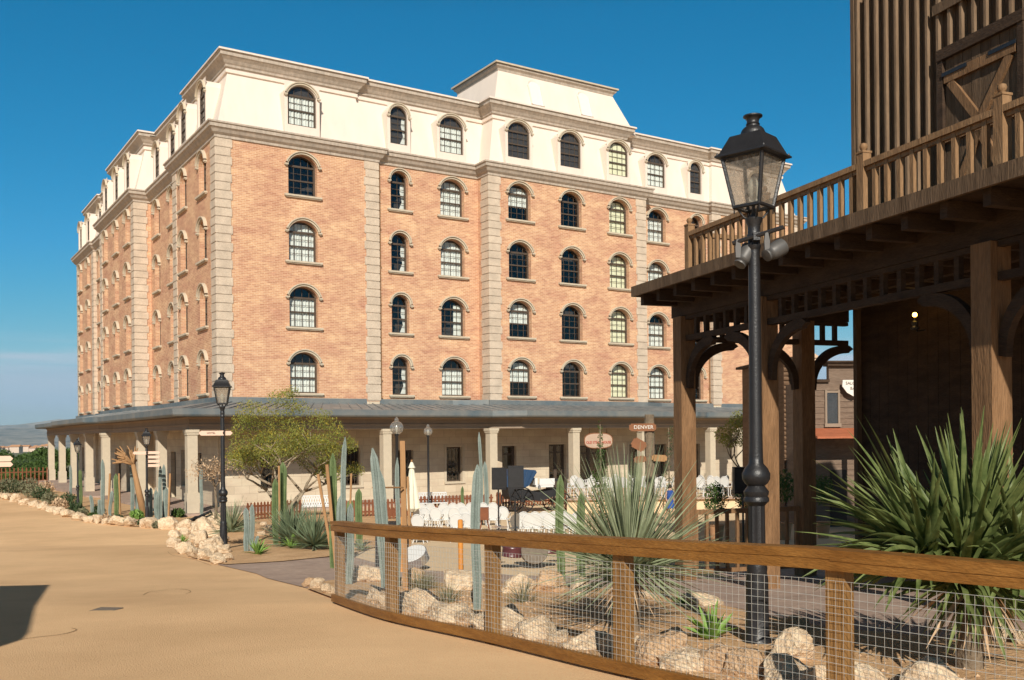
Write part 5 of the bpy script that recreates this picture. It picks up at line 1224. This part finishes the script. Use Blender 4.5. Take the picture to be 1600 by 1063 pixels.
for y in (-.35, .35): a = MB(); a.tube([(1.5, y, .5), (2.4, y, .45), (3.2, y, .6)], .025, 6); a.build('shaft', M['iron'], car)
for y in (-.52,): a = MB(); a.lathe([(.04, 0), (.06, .03), (.06, .14), (.03, .18)], 8); a.build('carriage_lamp', M['chrome'], car, loc=(.45, y - .05, 1.02))
# ------------------------------------------------------------------ loudspeakers
def speaker(px, py0, py1, wpx, Y, label, rz=0, stand=True):
    b = on(px, Y); z0 = at(px, py1, Y).z - b.z; z1 = at(px, py0, Y).z - b.z; w = wpx / FPX * Y; t = thing('loudspeaker', label, 'loudspeaker', b, R(rz), 'black loudspeakers on the plaza')
    a = MB(); w2 = w / 2; a.prism([(-w2, 0), (w2, 0), (w2 * .7, w * .8), (-w2 * .7, w * .8)], lambda x, y, s: (x, y - w * .35, z0 + s), z1 - z0); a.build('cabinet', M['black'], t)
    a = MB(); a.box(-w2 * .9, w2 * .9, -w * .35 - .012, -w * .35 - .002, z0 + .04, z1 - .04); a.build('grille', M['iron'], t)
    if stand:
        a = MB(); a.tube([(0, 0, 0), (0, 0, z0)], .022, 8); a.build('pole', M['iron'], t)
        for k in range(3): an = 2.1 * k + .5; a = MB(); a.tube([(0, 0, .5), (.4 * math.cos(an), .4 * math.sin(an), 0)], .013, 6); a.build('leg', M['iron'], t)
speaker(778, 731, 765, 23, 27, 'left of the two black loudspeakers on thin stands before the carriage', 15)
speaker(804, 728, 764, 25, 26, 'right of the two black loudspeakers on thin stands before the carriage', 10)
speaker(1160, 730, 771, 34, 20, 'big black loudspeaker directly left of the near lamp shaft', 5)
# ------------------------------------------------------------------ closed parasol
b = on(643, 31); p_ = thing('closed_parasol', 'closed cream parasol among the white chairs', 'parasol', b); z1 = at(643, 721, 31).z - b.z; z0 = at(643, 800, 31).z - b.z
a = MB(); prf = []
for t_, rr_ in ((0, .0), (.03, .05), (.12, .11), (.13, .12), (.14, .07), (.2, .09), (.5, .16), (.8, .23), (.93, .26), (1.0, .1)): prf.append((max(rr_, .01), z1 - (z1 - z0) * t_))
a.lathe(prf[::-1], 20, star=[.25, .3, .25, .2, .15, .1, .1, .1, .05, 0]); a.build('canopy', M['canvas'], p_, True)
a = MB(); a.tube([(0, 0, 0), (0, 0, z1 + .05)], .03, 8); a.build('pole', M['stake'], p_); a = MB(); a.lathe([(.3, 0), (.3, .06), (.1, .1)], 16); a.build('foot', M['iron'], p_, True)
# ------------------------------------------------------------------ globe lamps
for px, Y, py, rg, lab in ((620, 30, 652, .21, 'globe lamp with the larger clear glass ball left of the parasol'), (669, 40, 663, .18, 'smaller globe lamp on a black pole right of the parasol')):
    b = on(px, Y); zt = at(px, py, Y).z - b.z; t = thing('globe_lamp', lab, 'lamp', b, 0, 'clear globe lamps on the plaza'); zc = zt - .12 - rg
    a = MB(); a.lathe([(.09, 0), (.09, .25), (.05, .3), (.045, zc - rg - .06), (.07, zc - rg - .02), (.07, zc - rg + .02)], 12); a.build('pole', M['iron'], t, True)
    a = MB(); a.lathe([(max(.01, rg * math.sin(math.pi * k / 12)), zc - rg * math.cos(math.pi * k / 12)) for k in range(13)], 20); a.build('glass_globe', M['globe'], t, 'all')
    a = MB(); a.lathe([(.04, zc + rg * .95), (.07, zc + rg * 1.08), (.05, zc + rg + .08), (.02, zc + rg + .12)], 12); a.build('globe_cap', M['globe'], t, True)
    a = MB(); a.lathe([(.02, zc - rg), (.03, zc - rg * .4), (.05, zc), (.02, zc + .08)], 10); a.build('lamp_bulb', M['curtain'], t, True)
# ------------------------------------------------------------------ drums, black case, red mail box
b = on(645, 19.5); a = MB(); a.lathe([(.3, -.1), (.3, .1), (.27, .1)], 24); t = thing('drum', 'tilted shiny drum with white skin lying on the plaza behind the fence', 'drum', b + Vector((0, 0, .25))); o = a.build('drum_shell', M['chrome'], t, True); o.rotation_euler = (R(25), R(-18), 0); a = MB(); a.lathe([(.285, .1), (.285, .112)], 24); o = a.build('drum_skin', M['white'], t); o.rotation_euler = (R(25), R(-18), 0)
b = on(608, 20.2); a = MB(); a.prism([(-.32, 0), (.3, 0), (.34, .1), (.34, .8), (.26, .92), (-.3, .92)], lambda x, z, s: (x, s, z), .5); o = a.build('black_case', M['black'], None, loc=b); tag(o, 'black case standing behind the second fence post', 'case')
b = on(818, 19.5); t = thing('drum_kit', 'dark red drum kit behind the mesh near the third fence post', 'drum kit', b)
for x, y, z, rd, h, rx in ((-.25, 0, .35, .2, .2, 0), (.2, .1, .35, .27, .4, 80), (.5, .2, .45, .2, .3, 0), (0, .35, .55, .16, .16, 10)):
    a = MB(); a.lathe([(rd, -h / 2), (rd * 1.03, -h / 2 + .02), (rd, -h / 2 + .03), (rd, h / 2 - .03), (rd * 1.03, h / 2 - .02), (rd, h / 2)], 20); o = a.build('drum_shell', M['mud'] if rx else M['maroon'], t, True, loc=(x, y, z)); o.rotation_euler = (R(rx), R(5), 0)
for x, y in ((-.5, .1), (.75, .3)): a = MB(); a.tube([(x, y, 0), (x, y, .85)], .01, 6); a.lathe([(.18, .84), (.05, .86), (.02, .88)], 16, (x, y)); a.build('cymbal', M['chrome'], t)
b = on(756, 27); zt = at(756, 793, 27).z - b.z; t = thing('red_notice_box', 'brick-red box on slanted legs among the white chairs', 'box', b); a = MB(); a.box(-.12, .12, -.1, .1, zt - .35, zt); a.build('box_body', M['picket'], t)
for s in (-1, 1): a = MB(); a.tube([(s * .08, 0, zt - .35), (s * .2, 0, 0)], .02, 6); a.build('leg', M['picket'], t)
# cannon
b = gp(312, 826); cn_ = thing('small_cannon', 'small dark cannon lying by the rocks before the corner pillar', 'cannon', b, R(-12)); a = MB(); a.lathe([(.07, -.55), (.05, -.5), (.055, .1), (.075, .12), (.075, .4), (.03, .48)], 14); o = a.build('barrel', M['iron'], cn_, True, loc=(-.05, 0, .42)); o.rotation_euler = (0, R(-68 - 45), 0)
for y in (-.18, .18):
    a = MB(); a.tube([(.22 * math.cos(6.283 * k / 16), y, .24 + .22 * math.sin(6.283 * k / 16)) for k in range(16)], .03, 6, closed=True)
    for k in range(6): a.tube([(0, y, .24), (.22 * math.cos(k * 1.047), y, .24 + .22 * math.sin(k * 1.047))], .015, 5)
    a.build('wheel', M['iron'], cn_)
a = MB(); a.box(-.3, .5, -.1, .1, .18, .3); a.build('carriage_bed', M['dwood'], cn_)
# ------------------------------------------------------------------ western street beyond the porch
Yb = 34.0; q = at(1262, 700, Yb)
sal = thing('false_front_house', 'brown false-front western house with a red awning seen through the porch', 'building', (q.x, q.y, T(Yb)), R(6))
zb_ = lambda py: at(1300, py, Yb).z - T(Yb); sx = Yb / FPX
a = MB(); Z1 = zb_(597); Z2 = zb_(572)
n = int(Z1 / .2)
for k in range(n): a.box(0, 5.2, -.0 - .015 * (k % 1), .2, k * .2 + .006, (k + 1) * .2); a.box(0, 5.2, -.02, 0, k * .2 + .006, k * .2 + .05)
a.box(0, 5.2, .05, 6, 0, Z1); a.box(.82, 5.2, .05, .25, Z1, Z2); a.build('boarded_wall', M['siding'], sal)
a = MB(); a.box(.72, 5.3, -.1, .3, Z2, Z2 + .12); a.box(.66, 5.3, -.18, .3, Z2 + .12, Z2 + .18); a.box(-.05, .8, -.06, .26, Z1, Z1 + .1); a.build('cornice', M['dwood'], sal)
a = MB(); x0 = (1293 - 1262) * sx; x1 = (1311 - 1262) * sx; za, zc = zb_(662), zb_(614); a.box(x0, x1, -.04, -.03, za, zc); wv_ = a.build('window', M['glass'], sal)
a = MB(); a.box(x0, x1, -.028, -.022, za, zc); a.build('dark_backing', M['room'], wv_)
a = MB()
for bx in ((x0 - .07, x0, za - .07, zc + .1), (x1, x1 + .07, za - .07, zc + .1)): a.box(bx[0], bx[1], -.07, -.02, bx[2], bx[3])
a.box(x0, x1, -.07, -.02, zc, zc + .08); a.box(x0 - .1, x1 + .1, -.1, -.02, za - .12, za); a.build('frame', M['beam'], wv_)
a = MB(); za = zb_(670); ze = zb_(682); a.add([(-.2, -.02, za + .02), (3, -.02, za + .02), (3, -1.3, ze), (-.2, -1.3, ze), (-.2, -.02, za - .06), (3, -.02, za - .06), (3, -1.3, ze - .07), (-.2, -1.3, ze - .07)], [(0, 1, 2, 3), (4, 5, 6, 7), (3, 2, 6, 7), (0, 3, 7, 4), (1, 2, 6, 5)]); a.build('red_awning', M['redroof'], sal)
for x in ((1323 - 1262) * sx - .1, 2.9): a = MB(); a.box(x - .1, x + .1, -1.25, -1.1, 0, ze - .05); a.build('awning_post', M['lwood'], sal)
a = MB(); a.box(.8, 1.4, -.03, -.01, 0, 2.0); a.build('door', M['room'], sal)
a = MB(); a.box(.1, .6, .6, 1.2, Z1, Z1 + 1.05); a.box(.05, .65, .55, 1.25, Z1 + .9, Z1 + 1.0); a.build('chimney', M['brick'], sal)
b = Vector(sal.location) + Vector((1.6, -.12, 0)); b.z = at(1330, 604, Yb).z
sg2 = thing('shield_sign', 'white shield-shaped sign on the false-front house, half hidden by the porch wall', 'sign', b, R(6)); a = MB(); a.prism([(-.4, .22), (.4, .22), (.42, 0), (.25, -.22), (0, -.36), (-.25, -.22), (-.42, 0)], lambda x, z, s: (x, s, z), .04); a.build('sign_board', M['lettw'], sg2)
text_mesh('SALOON', .15, .004, M['letter'], 'lettering', sg2, (0, -.006, .1), (R(90), 0, 0)); text_mesh('BAR', .15, .004, M['letter'], 'lettering', sg2, (0, -.006, -.08), (R(90), 0, 0))
q = at(1224, 640, 36); lg = thing('log_house', 'dark log-walled house beside the right end of the hotel', 'building', (q.x, 36, T(36)), R(4)); a = MB(); zt = at(1224, 563, 36).z - T(36)
n = int(zt / .17)
for k in range(n): a.tube([(0, 0, .085 + k * .17), (1.15, 0, .085 + k * .17)], .088, 8)
a.box(.02, 1.15, .03, 5, 0, zt); a.build('log_wall', M['log'], lg)
a = MB(); a.add([(-.2, -.3, zt), (1.3, -.3, zt), (1.3, 5.2, zt), (-.2, 5.2, zt), (-.2, -.3, zt + .1), (1.3, -.3, zt + .1), (1.3, 5.2, zt + .1), (-.2, 5.2, zt + .1)], [(0, 1, 2, 3), (4, 5, 6, 7), (0, 1, 5, 4), (0, 3, 7, 4), (1, 2, 6, 5)]); a.build('roof', M['dwood'], lg)
# building behind the viewer whose roof corner shades the road at bottom left
q0 = Vector((-10.5, 5.5, T(5))); bh = thing('barn_building', 'timber barn beside the viewer whose canopy shades the road', 'building', q0)
ZC = T(6) + 4.0
def lift(px, py): g_ = gp(px, py); k = (ZC - g_.z) / SUN.z; p = g_ + SUN * k; return (p.x - q0.x, p.y - q0.y)
cpoly = [lift(78, 914), lift(46, 988), lift(36, 999), lift(0, 1010), lift(-260, 1055), lift(-260, 922)]
a = MB(); a.prism(cpoly, lambda x, y, z: (x, y, ZC - q0.z - .14 + z), .14); a.build('canopy', M['dwood'], bh)
xw = min(c[0] for c in cpoly); yw0 = min(c[1] for c in cpoly); yw1 = max(c[1] for c in cpoly)
a = MB(); a.box(xw - 6, xw + .1, yw0 - 2, yw1 - .5, -.3, 5.5); a.build('wall', M['twood'], bh)
a = MB(); a.box(xw - 6.3, xw + .0, yw0 - 2.3, yw1 - .4, 5.5, 5.65); a.build('roof', M['dwood'], bh)

# ------------------------------------------------------------------ person
def person(px, Y, label, H=1.6):
    b = on(px, Y); me = bpy.data.meshes.new('person'); k = H / 1.7
    J = [(0, 0, .95), (0, 0, 1.15), (0, .02, 1.38), (0, 0, 1.47), (0, -.01, 1.6), (.09, 0, .88), (.11, -.12, .5), (.11, -.02, .08), (.12, -.16, .04), (-.09, 0, .88), (-.1, .12, .5), (-.1, .28, .1), (-.11, .16, .04), (.18, .02, 1.36), (.25, .1, 1.1), (.24, .02, .86), (.24, -.02, .78), (-.18, .02, 1.36), (-.25, -.06, 1.1), (-.23, -.2, .9), (-.23, -.26, .83)]
    E_ = [(0, 1), (1, 2), (2, 3), (3, 4), (0, 5), (5, 6), (6, 7), (7, 8), (0, 9), (9, 10), (10, 11), (11, 12), (2, 13), (13, 14), (14, 15), (15, 16), (2, 17), (17, 18), (18, 19), (19, 20)]
    rad = [.14, .13, .15, .06, .1, .1, .065, .045, .04, .1, .065, .045, .04, .065, .042, .032, .03, .065, .042, .032, .03]
    me.from_pydata([tuple(x * k for x in j) for j in J], E_, []); o = bpy.data.objects.new('person', me); COL.objects.link(o)
    md = o.modifiers.new('s', 'SKIN'); sv = me.skin_vertices[0].data
    for i, r_ in enumerate(rad): sv[i].radius = (r_ * k, r_ * k * .8)
    sv[0].use_root = True; o.modifiers.new('d', 'SUBSURF').render_levels = 2; bpy.context.view_layer.update()
    me2 = bpy.data.meshes.new_from_object(o.evaluated_get(bpy.context.evaluated_depsgraph_get())); bpy.data.objects.remove(o)
    me2.materials.clear(); me2.materials.append(M['skin']); me2.polygons.foreach_set('use_smooth', [True] * len(me2.polygons))
    t = thing('person', label, 'person', b, R(20)); link('body', me2, t)
    a = MB(); a.lathe([(.13 * k, 1.0 * k), (.17 * k, 1.1 * k), (.18 * k, 1.3 * k), (.19 * k, 1.38 * k), (.1 * k, 1.45 * k)], 14); a.build('shirt', M['cloth'], t, True)
    a = MB(); a.lathe([(.23 * k, .62 * k), (.2 * k, .8 * k), (.16 * k, 1.0 * k), (.14 * k, 1.02 * k)], 14); a.build('skirt', M['cloth'], t, True)
    a = MB(); a.lathe([(.08 * k, 1.52 * k), (.11 * k, 1.6 * k), (.1 * k, 1.68 * k), (.04 * k, 1.72 * k)], 12, (0, .03)); a.build('hair', M['hair'], t, True)
person(1046, 37, 'distant person in blue standing left of the porch corner post', 1.4)

# ------------------------------------------------------------------ road details
q = gp(165, 953); a = MB(); 
for k in range(9): a.box(-.27, .27, -.26 + k * .06, -.22 + k * .06, .0, .02)
a.box(-.3, -.27, -.28, .28, 0, .022); a.box(.27, .3, -.28, .28, 0, .022); a.box(-.3, .3, -.3, -.275, 0, .023); a.box(-.3, .3, .27, .295, 0, .023)
o = a.build('drain_grate', M['mud'], None, loc=q + Vector((0, 0, -.008)), rz=R(-8)); o.scale = (.5, .5, .6); tag(o, 'square iron drain grate set in the ochre road', 'drain')

for nm3, pts in (('tyre_mark', [(224, 930), (232, 926), (245, 924), (262, 922)]), ('tyre_mark', [(272, 921), (285, 921), (296, 923), (297, 926), (290, 928)]), ('tyre_mark', [(30, 1000), (60, 996), (95, 992), (115, 987), (119, 984), (112, 982)]), ('tyre_mark', [(330, 884), (300, 874), (270, 868), (262, 862)])):
    gg = spl([gp(*p) for p in pts], 6); a = MB()
    for u, v in zip(gg, gg[1:]):
        d = (v - u); d.z = 0; d.normalize(); n_ = Vector((d.y, -d.x, 0)) * .008; z_ = Vector((0, 0, .005))
        a.quad(u - n_ + z_, v - n_ + z_, v + n_ + z_, u + n_ + z_)
    structure(a.build(nm3, M['tyre']))
# ------------------------------------------------------------------ far background
hl = MB(); hr = random.Random(3); N = 160; prev = None
for ring, (Y, top) in enumerate(((9000, 33), (12500, 40))):
    pts = []
    for i in range(N + 1):
        px = -1500 + 5200 * i / N; h = (YH + (-ROLL) * 0 + 8 - 0)
        zt = (noise.fractal(Vector((px * .006 + ring * 9, 3.3, 0)), 1.0, 2.0, 6) * .5 + .5)
        ztop = (top * (.35 + .75 * zt)) / FPX * Y; X = (px - 800) / FPX * Y; pts.append((X, Y, ztop))
    for (a, b) in zip(pts, pts[1:]):
        steps = 8
        for k in range(steps):
            t0, t1 = k / steps, (k + 1) / steps
            def pt(p, t, s=0): 
                w = noise.noise(Vector((p[0] * .0018, t * 3, ring))) * 160 * (1 - t) * t * 4
                return (p[0], p[1] - (1 - t) * 2600 + w * 3, -50 + (p[2] + 50) * (t ** 1.5))
            hl.quad(pt(a, t0), pt(b, t0), pt(b, t1), pt(a, t1))
structure(hl.build('hills', M['hill'], None, 'all'))
tr_ = random.Random(6)
for i in range(22):
    Y = tr_.uniform(1300, 2600); px = -10 + 4 * i; b = on(px, Y); w = tr_.uniform(3, 8); h = tr_.uniform(5, 10)
    a = MB(); a.box(-w, w, 0, 12, 0, h); o_ = a.build('wall', M['town'], None)
    t = thing('town_house', '%s of the pale houses of the distant town' % ordw(i, 22), 'house', (b.x, b.y, b.z), 0, 'houses of the distant town'); o_.parent = t
    a = MB(); a.add([(-w - 1, -1, h), (w + 1, -1, h), (w + 1, 13, h), (-w - 1, 13, h), (-w, 6, h + 3), (w, 6, h + 3)], [(0, 1, 5, 4), (2, 3, 4, 5), (0, 4, 3), (1, 2, 5)]); a.build('roof', M['gravel'], t)

# ------------------------------------------------------------------ air
hz = MB(); hz.box(-29500, 29500, -900, 14500, -80, 400)
hm = bpy.data.materials.new('haze'); hm.use_nodes = True; hn = hm.node_tree; hn.nodes.clear(); ho = hn.nodes.new('ShaderNodeOutputMaterial'); hv = hn.nodes.new('ShaderNodeVolumePrincipled')
hv.inputs['Color'].default_value = (.58, .80, 1.0, 1); hv.inputs['Density'].default_value = .000045; hn.links.new(hv.outputs[0], ho.inputs['Volume'])
ha = hz.build('haze', hm); tag(ha, None, None, None, 'stuff')

pb2 = MB(); pr_ = random.Random(12)
for i in range(1500):
    t_ = pr_.random() * (len(FP) - 1.01); k = int(t_); f_ = t_ - k; x = FP[k][0] * (1 - f_) + FP[k + 1][0] * f_; y = FP[k][1] * (1 - f_) + FP[k + 1][1] * f_; d_ = abs(pr_.gauss(0, 1.1)) + .08
    x += d_ * .75; y += d_ * .66; r_ = pr_.uniform(.006, .024); z_ = T(y) + .03 + r_ * .3; a_ = pr_.uniform(0, 6.28)
    v_ = [(x + r_ * math.cos(a_ + j * 1.57) * pr_.uniform(.7, 1.3), y + r_ * math.sin(a_ + j * 1.57) * pr_.uniform(.7, 1.3), z_) for j in range(4)] + [(x, y, z_ + r_ * .8), (x, y, z_ - r_)]
    pb2.add(v_, [(0, 1, 4), (1, 2, 4), (2, 3, 4), (3, 0, 4), (1, 0, 5), (2, 1, 5), (3, 2, 5), (0, 3, 5)])
tag(pb2.build('pebbles', M['rock2']), 'small pebbles and crumbs scattered over the orange soil behind the fence', 'pebbles', None, 'stuff')
